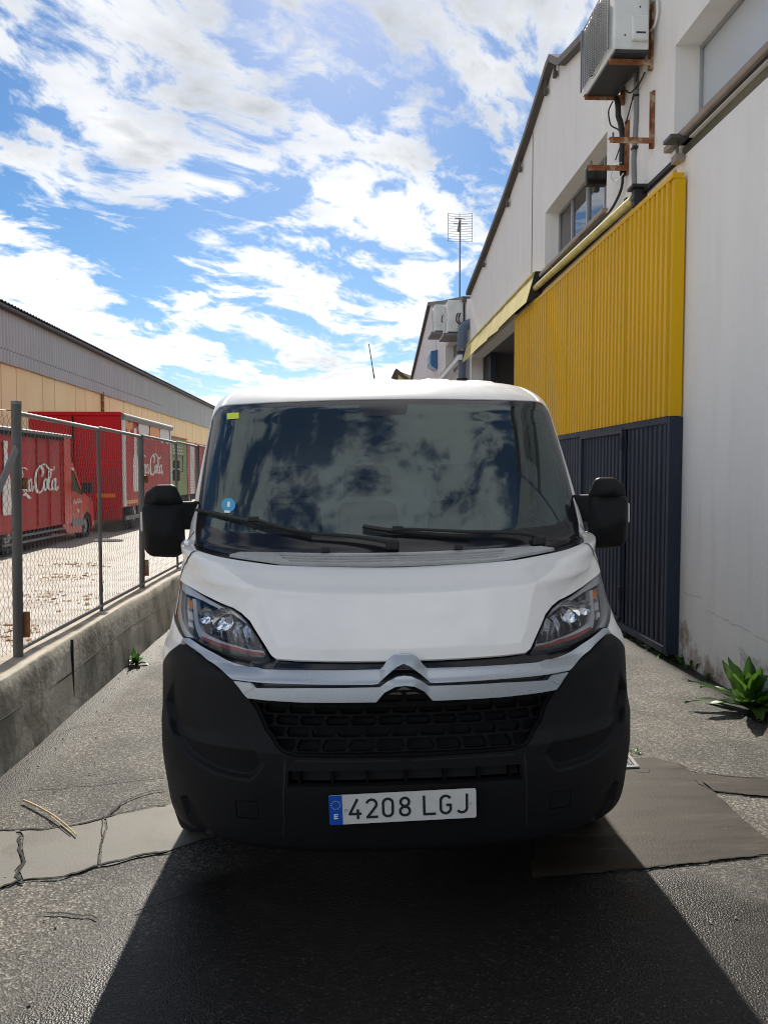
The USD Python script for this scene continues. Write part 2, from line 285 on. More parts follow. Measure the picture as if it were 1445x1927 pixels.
def stucco(name, base, grime_col, low=True):
    """Painted render with rain streaks and, near the ground, blotches where the paint has come off."""
    n = {'g': ('geometry', {}), 'map': ('mapping', {'scale': (1, 2.2, .35)}), 'n': ('noise_texture', {'scale': 1.5, 'detail': 8., 'roughness': .6}), 'map2': ('mapping', {'scale': (1, 3., .4)}), 'ns': ('noise_texture', {'scale': 1.7, 'detail': 5.}),
         'r': ('rgb_ramp', {'ramp': [(0, tuple(c * .92 for c in base)), (.42, tuple(c * .97 for c in base)), (.6, base), (1, base)]}),
         'rs': ('rgb_ramp', {'ramp': [(0, (.86, .85, .83)), (.34, (.965, .96, .955)), (.46, (1, 1, 1)), (1, (1, 1, 1))]}), 'mul': ('mix_color', {'blend_type': 'multiply', 'fac': 1.}),
         'sep': ('separate_xyz', {}), 'n3': ('noise_texture', {'scale': 2.1, 'detail': 9., 'roughness': .62}), 'zz': ('map_range', {'from_min': .0, 'from_max': .75, 'to_min': .16, 'to_max': -.14, 'clamp': True}),
         'ad': ('math', {'math_type': 'add'}), 'pr': ('rgb_ramp', {'ramp': [(0, (0, 0, 0)), (.62, (0, 0, 0)), (.70, (.9, .9, .9)), (1, (1, 1, 1))]}), 'pc': ('mix_color', {'b': grime_col}),
         'bn': ('noise_texture', {'scale': 22., 'detail': 6., 'roughness': .6}), 'b': ('bump', {'strength': .30, 'distance': .010}), 'p': ('principled_bsdf', {'roughness': .85, 'specular_ior_level': .3})}
    l = [('g.position', 'map.vector'), ('map.vector', 'n.vector'), ('g.position', 'map2.vector'), ('map2.vector', 'ns.vector'), ('n.fac', 'r.fac'), ('ns.fac', 'rs.fac'), ('r.color', 'mul.a'), ('rs.color', 'mul.b'), ('g.position', 'sep.vector'),
         ('g.position', 'n3.vector'), ('sep.z', 'zz.value'), ('zz.result', 'ad.value1'), ('n3.fac', 'ad.value2'), ('ad.value', 'pr.fac'), ('pr.color', 'pc.fac'), ('mul.result', 'pc.a'), ('pc.result', 'p.base_color'), ('g.position', 'bn.vector'), ('bn.fac', 'b.height'), ('b.normal', 'p.normal')]
    return mat(name, n, l)
stucco('white_render', (.83, .815, .79), (.36, .27, .20))
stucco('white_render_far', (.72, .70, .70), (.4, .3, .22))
mottled('olive_beam', [(0, (.05, .05, .035)), (.45, (.11, .105, .07)), (.6, (.17, .16, .11)), (1, (.24, .22, .16))], 3, (.7, .9), detail=8, stretch=(1, .6, 3))
mottled('roof_sheet', [(0, (.055, .05, .048)), (1, (.11, .10, .095))], 3, (.8, .9), bump=.3, bscale=30)
mottled('sill_stone', [(0, (.16, .12, .09)), (.5, (.27, .22, .18)), (1, (.36, .31, .26))], 6, (.6, .8), detail=8)
mottled('yellow_paint', [(0, (.48, .265, .002)), (.45, (.64, .365, .002)), (1, (.72, .42, .003))], 1.6, (.5, .62), detail=7, stretch=(1, 1, .5), spec=.25)
mottled('yellow_old', [(0, (.30, .26, .10)), (.4, (.50, .43, .16)), (.6, (.62, .52, .20)), (1, (.66, .56, .24))], 2.4, (.75, .9), detail=8, stretch=(1, 3, .6), spec=.2)
mottled('slate_paint', [(0, (.022, .029, .046)), (.5, (.028, .036, .056)), (1, (.036, .045, .068))], 3, (.5, .65), spec=.15)
mottled('rust', [(0, (.42, .36, .28)), (.40, (.38, .28, .18)), (.47, (.26, .10, .035)), (.6, (.19, .065, .022)), (1, (.11, .04, .018))], 9, (.7, .95), bump=.4, bscale=160, dist=.002, detail=8)
mottled('ac_casing', [(0, (.48, .49, .46)), (.5, (.66, .68, .66)), (1, (.74, .75, .73))], 4, (.4, .6), detail=7)
plain('ac_grille', (.16, .17, .18), .5); plain('ac_dark', (.03, .03, .035), .6)
mottled('conduit_grey', [(0, (.16, .16, .17)), (1, (.23, .23, .24))], 8, (.5, .6)); plain('cable_black', (.012, .012, .013), .6)
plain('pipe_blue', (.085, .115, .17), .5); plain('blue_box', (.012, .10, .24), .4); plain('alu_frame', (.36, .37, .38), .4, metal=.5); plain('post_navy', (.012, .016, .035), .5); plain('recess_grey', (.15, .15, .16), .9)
plain('frosted', (.50, .53, .56), .25)
plain('room_dark', (.03, .03, .035), .9); glassy('window_glass', (.25, .28, .30), 2.2)
mottled('galv', [(0, (.12, .12, .125)), (.5, (.17, .17, .175)), (1, (.25, .25, .25))], 12, (.5, .7), metal=.25, detail=8)
mottled('galv_post', [(0, (.06, .05, .042)), (.45, (.09, .085, .08)), (.6, (.12, .12, .12)), (1, (.17, .17, .17))], 4, (.45, .7), metal=.25, detail=8, stretch=(1, 1, .5))
plain('wire', (.13, .125, .12), .55, metal=.4)
mottled('clad_grey', [(0, (.30, .305, .30)), (.5, (.40, .405, .40)), (1, (.46, .465, .46))], .7, (.5, .7), stretch=(1, 1, .3)); plain('roof_dark', (.05, .055, .065), .7)
mottled('panel_beige', [(0, (.62, .42, .20)), (.45, (.74, .53, .27)), (.6, (.78, .57, .32)), (1, (.80, .62, .40))], .5, (.7, .85), detail=6, stretch=(1, 1, .4))
mottled('truck_red', [(0, (.40, .006, .010)), (.5, (.46, .007, .012)), (1, (.50, .012, .016))], 1.5, (.4, .5), spec=.25); mottled('curtain_red', [(0, (.34, .022, .022)), (.5, (.42, .030, .027)), (1, (.50, .05, .042))], 1.4, (.5, .65), bump=.5, bscale=2.2, dist=.05, spec=.3)
plain('cab_red', (.52, .014, .008), .4, coat=.2); plain('truck_green', (.13, .20, .03), .5); plain('truck_white', (.62, .60, .58), .5); plain('truck_orange', (.70, .22, .02), .4)
plain('leaf_a', (.045, .12, .012), .5); plain('leaf_b', (.085, .17, .018), .5); plain('leaf_c', (.025, .07, .012), .5)
for nm, c in (('leaf_green', (.045, .11, .014)), ('leaf_bright', (.085, .17, .018)), ('leaf_deep', (.026, .070, .012))):
    mat(nm, {'g': ('geometry', {}), 'n': ('noise_texture', {'scale': 30., 'detail': 3.}), 'r': ('rgb_ramp', {'ramp': [(0, tuple(x * .65 for x in c)), (1, tuple(x * 1.3 for x in c))]}), 'p': ('principled_bsdf', {'roughness': .45}), 't': ('translucent_bsdf', {'color': tuple(min(1, x * 2.2) for x in c)}), 'm': ('mix_closure', {'fac': .22})},
        [('g.position', 'n.vector'), ('n.fac', 'r.fac'), ('r.color', 'p.base_color'), ('p.BSDF', 'm.closure1'), ('t.BSDF', 'm.closure2')], surface='m.closure')
plain('straw', (.42, .34, .18), .7); plain('dry_leaf', (.40, .17, .03), .8); plain('iron', (.10, .10, .105), .55, metal=.4); plain('litter', (.7, .7, .68), .5)

# ------------------------------------------------------------------ ground
rng = np.random.default_rng(7); random.seed(7)
def sheet(poly, z, jitter=0.0, res=None):
    v, f = trimesh.creation.triangulate_polygon(poly, engine='earcut'); v = np.c_[v[:, :2], np.full(len(v), z)]; return v, np.asarray(f)
def ragged(pts, amp=.012, step=.04, seed=0):
    """An outline broken up the way old patches are."""
    r = shapely.segmentize(Polygon(pts).exterior, step); c = np.asarray(r.coords)[:-1]
    n = fbm(np.c_[c * 9, np.full(len(c), seed)], 3, seed) - .5; m = fbm(np.c_[c * 9, np.full(len(c), seed + 50)], 3, seed + 9) - .5
    return Polygon(c + np.c_[n, m] * amp * 4).buffer(0)
def gz(px): return [tuple(onz(x, y, 0)[:2]) for x, y in px]
single('ground', (V([[-600, -300, -.30], [600, -300, -.30], [600, 900, -.30], [-600, 900, -.30]]), V([[0, 1, 2], [0, 2, 3]])), 'yard_concrete', kind='structure')
xs, ys = np.unique(np.r_[np.linspace(-1.93, 3.2, 60)]), np.unique(np.r_[np.linspace(-8, 1.6, 12), np.linspace(1.6, 9, 110), np.linspace(9, 80, 40)])
A, B = np.meshgrid(xs, ys, indexing='ij'); zz = (fbm(np.stack([A * 1.1, B * 1.1, A * 0], -1), 4, 3) - .5) * .005 - .004
I = np.arange(A.size).reshape(A.shape); q = np.stack([I[:-1, :-1], I[1:, :-1], I[1:, 1:], I[:-1, 1:]], -1).reshape(-1, 4)
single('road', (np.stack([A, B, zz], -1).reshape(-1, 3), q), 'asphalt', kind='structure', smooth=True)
single('yard', (V([[-60, -8, -.06], [-2.22, -8, -.06], [-2.22, 140, -.06], [-60, 140, -.06]]), V([[0, 1, 2], [0, 2, 3]])), 'yard_concrete', kind='structure')
lp = Polygon(gz([(-140, 1600), (0, 1562), (70, 1563), (202, 1539), (312, 1517), (420, 1500), (420, 1570), (300, 1607), (185, 1631), (110, 1653), (44, 1658), (0, 1671), (-140, 1730)]))
lps = ragged(list(lp.exterior.coords), .010, .035, 3)
cut = unary_union([LineString(gz(l)).buffer(.006 + .004 * k) for k, l in enumerate([[(196, 1530), (200, 1560), (190, 1590), (186, 1640)], [(20, 1545), (40, 1575), (38, 1600), (44, 1625), (32, 1640), (44, 1670)]])])
lps = lps.difference(cut)
for g in getattr(lps, 'geoms', [lps]): single('concrete_patch', sheet(g, .002), 'patch_concrete', kind='structure')
rp = ragged(gz([(1050, 1440), (1165, 1432), (1230, 1428), (1275, 1438), (1300, 1452), (1320, 1470), (1350, 1495), (1385, 1530), (1445, 1578), (1520, 1640), (1520, 1606), (1445, 1609), (1300, 1625), (1150, 1642), (1000, 1655), (1000, 1500)]), .010, .04, 5)
single('brown_patch', sheet(rp, .0035), 'patch_brown', kind='structure')
rp2 = ragged(gz([(1305, 1455), (1340, 1458), (1400, 1464), (1470, 1470), (1560, 1480), (1560, 1510), (1445, 1499), (1400, 1494), (1345, 1489), (1322, 1472)]), .008, .03, 6)
single('brown_patch', sheet(rp2, .0040), 'patch_brown', kind='structure')
gr = []
for k in range(420):
    y_ = 2.0 + 5.5 * random.random() ** 1.7; x_ = random.choice([random.uniform(-1.9, -.7), random.uniform(1.3, 2.85), random.gauss(2.75, .07), random.gauss(-1.78, .06)]); r_ = random.uniform(.002, .0065)
    if x_ < -1.9 or x_ > 2.88: continue
    p_ = trimesh.creation.icosahedron(); gr.append((p_.vertices * r_ * [random.uniform(.7, 1.5), random.uniform(.7, 1.4), .7] + [x_, y_, r_ * .4], p_.faces))
single('loose_grit', cat(*gr), 'grit', 'loose pale grit and small stones strewn over the asphalt beside the van', 'grit', None, 'stuff', False)
def crack(px, w=.008, seed=0):
    p = V(gz(px)); c = curve(np.c_[p, np.zeros(len(p))], max(24, int(np.linalg.norm(p[-1] - p[0]) / .02)))[:, :2]
    n = fbm(np.c_[c * 14, np.full(len(c), seed)], 3, seed) - .5; m = fbm(np.c_[c * 14, np.full(len(c), seed + 9.)], 3, seed + 4) - .5; c = c + np.c_[m, n] * .026 + np.c_[fbm(np.c_[c * 60, np.full(len(c), seed)], 2, seed) - .5, fbm(np.c_[c * 60, np.full(len(c), seed + 5.)], 2, seed) - .5] * .012
    wv = w * .6 * (.1 + 1.8 * fbm(np.c_[c * 20, np.full(len(c), seed + .5)], 2, seed)); t = np.gradient(c, axis=0); t /= np.linalg.norm(t, axis=1, keepdims=True); nn = np.c_[-t[:, 1], t[:, 0]]
    v = np.vstack([np.c_[c + nn * wv[:, None], np.full(len(c), .0055)], np.c_[c - nn * wv[:, None], np.full(len(c), .0055)]]); k = np.arange(len(c) - 1)
    single('crack', (v, np.vstack([np.c_[k, k + 1, k + 1 + len(c)], np.c_[k, k + 1 + len(c), k + len(c)]])), 'crack_dark', kind='structure')
for i, (l, w) in enumerate([([(0, 1564), (70, 1563), (150, 1552), (202, 1538), (312, 1517)], .010), ([(0, 1672), (44, 1659), (110, 1653), (185, 1631), (300, 1606), (330, 1600)], .009), ([(40, 1575), (38, 1600), (44, 1625), (32, 1645), (44, 1665)], .012), ([(196, 1535), (190, 1590), (186, 1632)], .004),
    ([(60, 1485), (150, 1478), (230, 1470), (310, 1462)], .004), ([(200, 1538), (240, 1508), (285, 1492), (312, 1488)], .007), ([(70, 1722), (130, 1722), (185, 1729)], .006), ([(255, 1720), (300, 1705), (380, 1675), (420, 1668)], .005), ([(1305, 1468), (1340, 1488), (1400, 1495), (1445, 1500)], .006),
    ([(1150, 1643), (1300, 1627), (1445, 1611)], .006), ([(1275, 1440), (1330, 1457), (1445, 1466)], .007), ([(110, 1385), (150, 1367), (200, 1360)], .004), ([(1195, 1452), (1210, 1456), (1222, 1448)], .003)]): crack(l, w, i)
# iron cover half under the van's corner
dc = Thing('drain_cover', 'square iron drain cover set in the brown patch beside the right front wheel', 'drain cover')
c4 = V(gz([(1118, 1424), (1183, 1421), (1203, 1447), (1132, 1451)])); dcp = Polygon(c4)
fr = dcp.difference(dcp.buffer(-.022)); i_ = dc.part('frame', extrude(fr, .010) if False else (extrude(fr, .009)[0] + [0, 0, .004], extrude(fr, .009)[1]), 'galv', None, False)
inner = dcp.buffer(-.026); v, f = extrude(inner, .006); dc.part('plate', (v + [0, 0, .004], f), 'iron', None, False)
ctr = np.asarray(inner.centroid.coords[0]); ax = (c4[1] - c4[0]) / np.linalg.norm(c4[1] - c4[0]); ay = V([-ax[1], ax[0]])
studs = []
for a in range(-5, 6):
    for b in range(-5, 6):
        p = ctr + ax * a * .028 + ay * b * .028
        if inner.buffer(-.012).contains(Point(p)):
            d1 = (ax + ay) if (a + b) % 2 else (ax - ay); d1 = d1 / np.linalg.norm(d1) * .011; studs.append(bar((*(p - d1), .0115), (*(p + d1), .0115), .005, .003))
dc.part('tread', cat(*studs), 'iron', None, False, kind='stuff'); dc.done()
# ------------------------------------------------------------------ left: low wall, chain-link fence
lw = Thing('low_wall', 'stained low concrete wall carrying the chain-link fence', 'wall')
yv = np.arange(-6, 30.01, .30); prof = [(-1.90, -.02), (-1.915, .42), (-1.925, .492), (-1.945, .503), (-2.17, .503), (-2.19, .49), (-2.20, -.1)]
vv = []
for k, y in enumerate(yv):
    for j, (x, z) in enumerate(prof): vv.append([x + (fbm(V([[y * 1.3, j * 3., 0]]), 3, 5)[0] - .5) * .035 * (j < 4), y, z + (fbm(V([[y * 2., j * 3. + 9, 0]]), 3, 6)[0] - .5) * .02 * (0 < j < 6)])
m = len(prof); I = np.arange(len(yv) * m).reshape(len(yv), m); q = np.stack([I[:-1, :-1], I[:-1, 1:], I[1:, 1:], I[1:, :-1]], -1)
fr_, tp_ = q[:, :3].reshape(-1, 4), q[:, 3:].reshape(-1, 4)
lw.part('wall_face', (V(vv), fr_), 'kerb_concrete', None, True); lw.part('coping', (V(vv), tp_), 'kerb_top', None, 35)
for y in (5.35, 9.9, 14.2):
    lw.part('joint', box(-1.918, -1.90, y, y + .012, .0, .50), 'crack_dark', None, False)
lw.part('form_line', tube([(-1.905 + (fbm(V([[y * 1.3, 1.5, 0]]), 3, 5)[0] - .5) * .03, y, .29 + .015 * math.sin(y * 2.1)) for y in np.arange(2.5, 9, .15)], .004, 5), 'crack_dark', None, True)
lw.done()
FX, FZ0, FZ1 = -2.05, .50, 2.02
thick, thin = [4.85, 7.74, 10.6, 13.5, 16.4], [6.44, 9.3, 12.05, 14.9]
fence = Thing('chain_link_fence', 'galvanised chain-link fence on the low concrete wall', 'fence')
for k, y in enumerate(thick):
    r = .030 if k == 0 else .027; i_ = fence.part('post', tube([(FX - .01, y, FZ0 - .05), (FX, y, 1.2), (FX + .015 * (k == 0), y, FZ1 + (.05 if k == 0 else .01))], r, 14), 'galv_post', None, 40, 'thick end post with a brace' if k == 0 else None)
    if k == 0: fence.part('post_cap', tube([(FX + .015, y, FZ1 + .05), (FX + .015, y, FZ1 + .07)], .032, 14), 'galv', i_, 40)
    fence.part('clip', box(FX - .005, FX + .055, y + .03, y + .05, 1.55, 1.62), 'rust', i_, False); fence.part('clip', box(FX - .005, FX + .05, y + .02, y + .045, .62, .78), 'rust', i_, False)
for y in thin: fence.part('post', tube([(FX, y, FZ0 - .03), (FX, y, FZ1)], .0145, 10), 'galv_post', None, 40)
allp = sorted(thick + thin)
for a, b in zip(allp[:-1], allp[1:]):
    fence.part('top_rail', tube([(FX, a, FZ1), (FX, b, FZ1 - .01)], .0155, 10), 'galv', None, 40); fence.part('bottom_rail', tube([(FX + .01, a, FZ0 + .055), (FX + .01, b, FZ0 + .05)], .013, 8), 'galv', None, 40)
fence.part('brace', bar((FX + .03, 4.80, 1.80), (FX + .02, 3.55, .55), .012, .055), 'galv', None, False, 'flat sloping brace of the end post')
fence.part('wire_strand', tube(curve([(FX, 2.6, 2.02), (FX, 3.6, 1.995), (FX, 4.81, 2.03)], 14), .0025, 4), 'wire'); fence.part('wire_strand', tube(curve([(FX, 2.6, 1.3), (FX, 3.6, 1.28), (FX, 4.81, 1.30)], 14), .0022, 4), 'wire')
rw = np.random.default_rng(3)
def link(y0, y1, z0=FZ0 + .06, z1=FZ1 - .01, dy=.030, dz=.036):
    """Woven zigzag wires, each crossing its neighbours: one wire per half diamond."""
    vs, fs, k = [], [], 0
    n = int((z1 - z0) / dz)
    for j in range(int((y1 - y0) / dy)):
        yb = y0 + j * dy; zz_ = z0 + np.arange(n + 1) * dz; sway = .012 * np.sin(zz_ * 3 + yb * 1.7)
        yy_ = yb + np.where((np.arange(n + 1) + j) % 2 == 0, 0, dy) + .003 * np.sin(zz_ * 9 + j); xx_ = FX + sway + .004 * np.where(np.arange(n + 1) % 2 == 0, 1, -1)
        p = np.c_[xx_, yy_, zz_]; r = .0012; o = V([[0, r, 0], [r, -r * .6, 0], [-r, -r * .6, 0]])
        v = (p[:, None] + o[None]).reshape(-1, 3); i = np.arange(n)
        f = np.vstack([np.c_[i * 3 + a, i * 3 + b, (i + 1) * 3 + b] for a, b in ((0, 1), (1, 2), (2, 0))] + [np.c_[i * 3 + a, (i + 1) * 3 + b, (i + 1) * 3 + a] for a, b in ((0, 1), (1, 2), (2, 0))])
        vs.append(v); fs.append(f + k); k += len(v)
    return np.vstack(vs), np.vstack(fs)
spans = [2.6] + allp
for a, b in zip(spans[:-1], spans[1:]): fence.part('mesh_panel', link(a + .02, b - .005), 'wire', None, False)
fence.done()
# ------------------------------------------------------------------ yard: brown leaf litter, pale scraps
lt = []
for k in range(260):
    c = onz(*random.choice([(random.gauss(60, 60), random.gauss(1125, 6)), (random.gauss(120, 40), random.gauss(1085, 4)), (random.gauss(150, 40), random.gauss(1062, 3)), (random.gauss(200, 60), random.gauss(1130, 20)), (random.gauss(30, 30), random.gauss(1190, 10))]), -.055)
    if c[0] > -2.4: continue
    a = random.random() * 6.3; s = random.uniform(.02, .06); e = V([math.cos(a), math.sin(a), 0]) * s; g = V([-math.sin(a), math.cos(a), 0]) * s * .5
    lt.append((V([c - e, c + g + [0, 0, .012], c + e, c - g + [0, 0, .008]]), V([[0, 1, 2], [0, 2, 3]])))
single('leaf_litter', cat(*lt), 'dry_leaf', 'dry orange leaves scattered over the pale yard behind the fence', 'leaf litter', None, 'stuff', False)
c = onz(205, 1019, -.05); single('plastic_scrap', hulls([((c[0] - .35, c[1], -.03), .03), ((c[0] + .3, c[1] + .1, -.03), .03), ((c[0], c[1] + .05, -.01), .035)]), 'litter', 'crumpled white plastic scrap on the yard beside the delivery truck', 'litter')
# ------------------------------------------------------------------ lettering and pictures on the trucks (flat print, a few millimetres proud)
def brush(pts, w0, w1=None, n=40):
    """A pen stroke whose width swells with its direction."""
    if len(pts) < 3: pts = [pts[0], ((pts[0][0] + pts[1][0]) / 2, (pts[0][1] + pts[1][1]) / 2), pts[1]]
    c = curve(np.c_[V(pts, float), np.zeros(len(pts))], n)[:, :2]; t = np.gradient(c, axis=0); a = np.arctan2(t[:, 1], t[:, 0]); w = w0 + ((w1 or w0) - w0) * np.abs(np.sin(a - .5)) ** 1.5
    return unary_union([LineString(c[i:i + 2]).buffer(w[i] / 2) for i in range(n - 1)])
def script_logo():
    """Two flowing words in joined handwriting with a ribbon tail, unit height about 1."""
    L = []
    L.append(brush([(.62, .62), (.66, .80), (.52, .92), (.30, .78), (.18, .46), (.26, .14), (.46, .10), (.62, .28)], .05, .15))          # C
    L.append(brush([(.50, .92), (.75, 1.06), (1.10, .98)], .05, .06))
    def o(x, s=1.): return brush([(x + .15, .56), (x + .03, .50), (x - .01, .28), (x + .06, .12), (x + .17, .16), (x + .22, .36), (x + .18, .54), (x + .10, .57)], .05, .13)
    L.append(o(.70)); L.append(brush([(1.18, .48), (1.09, .56), (.98, .36), (1.01, .14), (1.12, .11), (1.24, .28)], .05, .13)); L.append(o(1.26)); L.append(brush([(1.49, .58), (1.47, .18), (1.54, .10), (1.64, .24)], .05, .12))
    L.append(brush([(1.62, .27), (1.80, .29)], .06, .07))                                                                            # hyphen
    L.append(brush([(2.22, .72), (2.30, .98), (2.14, 1.12), (1.92, .92), (1.82, .52), (1.88, .10), (2.10, .02), (2.28, .22)], .05, .16))   # C
    L.append(brush([(2.12, 1.12), (2.40, 1.22), (2.70, 1.02), (2.94, .98), (3.02, 1.12)], .05, .09))
    L.append(o(2.34)); L.append(brush([(2.60, .30), (2.78, .78), (2.80, .98), (2.70, .98), (2.64, .60), (2.64, .16), (2.74, .10), (2.84, .24)], .04, .10)); L.append(o(2.86)); L.append(brush([(3.09, .58), (3.07, .18), (3.14, .08), (3.24, .22)], .05, .12))
    L.append(brush([(.66, -.08), (.90, .02), (1.10, -.08), (1.40, -.20)], .05, .10) .union(Polygon([(.70, -.06), (.90, .04), (1.05, -.04), (1.30, -.24), (1.02, -.16), (.86, -.08)])))
    return unary_union(L).simplify(.004)
from shapely.ops import transform as _tf
LOGO = _tf(lambda x, y: (np.where(np.asarray(x) < 1.8, 1.8 - (1.8 - np.asarray(x)) * .60, x), y), script_logo()).buffer(0)
BOTTLE = Polygon([(-.5, 0), (.5, 0), (.58, .08), (.60, .30), (.50, .42), (.56, .55), (.50, .68), (.30, .82), (.22, 1.0), (.20, 1.30), (.26, 1.33), (.26, 1.42), (-.26, 1.42), (-.26, 1.33), (-.20, 1.30), (-.22, 1.0), (-.30, .82), (-.50, .68), (-.56, .55), (-.50, .42), (-.60, .30), (-.58, .08)]).buffer(.03)
def fit(poly, y0, y1, z0, z1):
    a, b, c, d = poly.bounds; return affinity.translate(affinity.scale(poly, (y1 - y0) / (c - a), (z1 - z0) / (d - b), origin=(a, b)), y0 - a, z0 - b)
def side_print(X, poly, t=.006): return on_wall_x(X, 1)(extrude(poly, t))
def wheel(th, x, y, z, r, w=.22, sgn=1):
    prof = V([[r * .58, -w / 2], [r * .9, -w / 2], [r, -w * .36], [r, w * .36], [r * .9, w / 2], [r * .58, w / 2]]); f_ = frame_map((x, y, z), (0, 1, 0), (0, 0, 1), (sgn, 0, 0))
    i = th.part('wheel', f_(trimesh.creation.revolve(prof, sections=28)), 'tyre', None, 40)
    th.part('rim', f_(cat(trimesh.creation.cylinder(r * .60, w * .7, sections=20), trimesh.creation.cylinder(r * .2, w * .95, sections=12))), 'steel_rim', i, 40)
YZ = -.055
# truck 1: small curtain-sided delivery truck facing away from the camera, cab beyond its box
X1 = -6.9; yf = yx(130, X1, 821); ycab = yx(173, X1, 1000)
t1 = Thing('delivery_truck', 'small red delivery truck with curtain side and white script lettering, nearest to the fence end', 'truck')
yr = yf - 4.6; zt1 = onx(130, 821, X1)[2]; zb1 = onx(119, 985, X1)[2]
t1.part('cargo_box', box(X1 - 2.15, X1 - .02, yr, yf - .02, zb1 - .02, zt1 - .03), 'truck_red', None, False)
ycu = yx(117, X1 + .0, 825); nseg = 9
pl = V([[y, 0] for y in np.linspace(yr + .05, ycu, 61)]); off = .012 * np.sin(np.linspace(0, 16, 61)) + .006 * np.sin(np.linspace(0, 55, 61))
cv = np.vstack([np.c_[X1 + off, pl[:, 0], np.full(61, z)] for z in (zb1, zt1 - .07)]); k = np.arange(60); i_c = t1.part('side_curtain', (cv, np.vstack([np.c_[k, k + 1, k + 62], np.c_[k, k + 62, k + 61]])), 'curtain_red', None, True)
for x in (69, 92, 113): y_ = yx(x, X1); t1.part('curtain_seam', box(X1 + .002, X1 + .028, y_, y_ + .014, zb1 + .02, zt1 - .08), 'truck_red', i_c, False)
t1.part('corner_post', box(X1 - .05, X1 + .03, ycu + .01, yf, zb1 - .02, zt1 - .05), 'cab_red', None, False)
t1.part('roof_rail', box(X1 - .08, X1 + .06, yr, yf + .03, zt1 - .05, zt1 + .03, .02), 'galv', None, False); t1.part('rail_shadow_gap', box(X1 + .0, X1 + .045, yr, ycu, zt1 - .13, zt1 - .052), 'dark_void', None, False)
t1.part('chassis', cat(box(X1 - 1.5, X1 - .3, yr + .2, yf + 1.2, .22, zb1 - .03), box(X1 - .5, X1 - .1, yr + 1.5, yf - 1.0, .15, .40)), 'dark_void', None, False)
for z in (.16, .30): t1.part('side_guard', bar((X1 - .04, yr + .9, z + .02), (X1 - .04, yf - .35, z), .03, .05), 'galv', None, False)
y66_, yb_ = yx(64, X1), yx(108, X1); ya = y66_ - 1.0 * (yb_ - y66_) / 1.44; z0_, z1_ = onx(72, 938, X1)[2], onx(72, 872, X1)[2]
t1.part('lettering', side_print(X1 + .02, fit(LOGO, ya - .02, yb_, z0_, z1_)), 'cream_print', i_c, False, 'white flowing script lettering')
yb0, yb1 = yx(1, X1), yx(18, X1); t1.part('bottle_picture', side_print(X1 + .02, fit(BOTTLE, yb0, yb1, onx(8, 970, X1)[2], onx(5, 829, X1)[2])), 'cream_print', i_c, False, 'white bottle silhouette')
# cab in profile: a = Y, b = Z
def prof_x(px, X): return [tuple(onx(x, y, X)[1:]) for x, y in px]
X1c = X1 - .06
cabp = Polygon(prof_x([(120, 870), (131, 868), (137, 872), (142, 885), (152, 915), (160, 931), (170, 936), (175, 945), (177, 985), (173, 1000), (128, 1004), (119, 990)], X1c))
yfw, zfw = onx(164.5, 990, X1c)[1:]; rfw = .36; cabp = cabp.difference(Point(yfw, zfw - .02).buffer(rfw + .05))
win1 = Polygon(prof_x([(131, 884), (137, 884), (141, 893), (150, 918), (157, 931), (148, 929), (141, 924), (132, 923)], X1c))
f_ = on_wall_x(X1c, -1); i_cab = t1.part('cab', f_(extrude(cabp.difference(win1.buffer(.01)), 1.95)), 'cab_red', None, False)
t1.part('cab_window', (f_(extrude(win1, .02))[0] + [-.02, 0, 0], f_(extrude(win1, .02))[1]), 'black_gloss', i_cab, False)
t1.part('roof_visor', f_(extrude(Polygon(prof_x([(130, 878), (138, 880), (141, 890), (138, 888), (131, 882)], X1c)), .02)) if False else (on_wall_x(X1c + .004, 1)(extrude(Polygon(prof_x([(131, 878), (138, 881), (139, 886), (131, 883)], X1c)), .01))), 'truck_white', i_cab, False)
dl = Polygon(prof_x([(131, 934), (150, 938), (149, 985), (131, 985)], X1c)); t1.part('door_line', on_wall_x(X1c + .0, 1)(extrude(dl.buffer(.012).difference(dl), .004)), 'truck_red', i_cab, False)
t1.part('door_handle', on_wall_x(X1c, 1)(extrude(Polygon(prof_x([(131, 939), (135, 939), (135, 949), (131, 949)], X1c)), .02)), 'black_rubber', i_cab, False)
t1.part('side_sill', on_wall_x(X1c, 1)(extrude(Polygon(prof_x([(134, 976), (157, 975), (155, 988), (135, 990)], X1c)), .03)), 'lamp_grey', i_cab, False)
t1.part('door_logo', on_wall_x(X1c + .0, 1)(extrude(fit(LOGO, yx(137, X1c), yx(153, X1c), onx(145, 949, X1c)[2], onx(145, 938, X1c)[2]), .006)), 'cream_print', i_cab, False)
t1.part('door_emblem', on_wall_x(X1c + .0, 1)(extrude(Point(yx(146, X1c), onx(146, 961, X1c)[2]).buffer(.06), .005)), 'cream_print', i_cab, False)
mz0, mz1 = onx(165, 928, X1 + .3)[2], onx(165, 908, X1 + .3)[2]; ym = yx(165, X1 + .2)
t1.part('mirror', rbox(X1 + .05, X1 + .32, ym - .08, ym + .06, mz0, mz1, .04), 'black_rubber', i_cab, 40)
wheel(t1, X1c - .14, yfw, zfw, rfw); wheel(t1, X1 - .16, yr + 1.2, .33, .37); wheel(t1, X1 - 1.95, yfw, zfw, rfw); wheel(t1, X1 - 1.95, yr + 1.2, .33, .37)
t1.done()
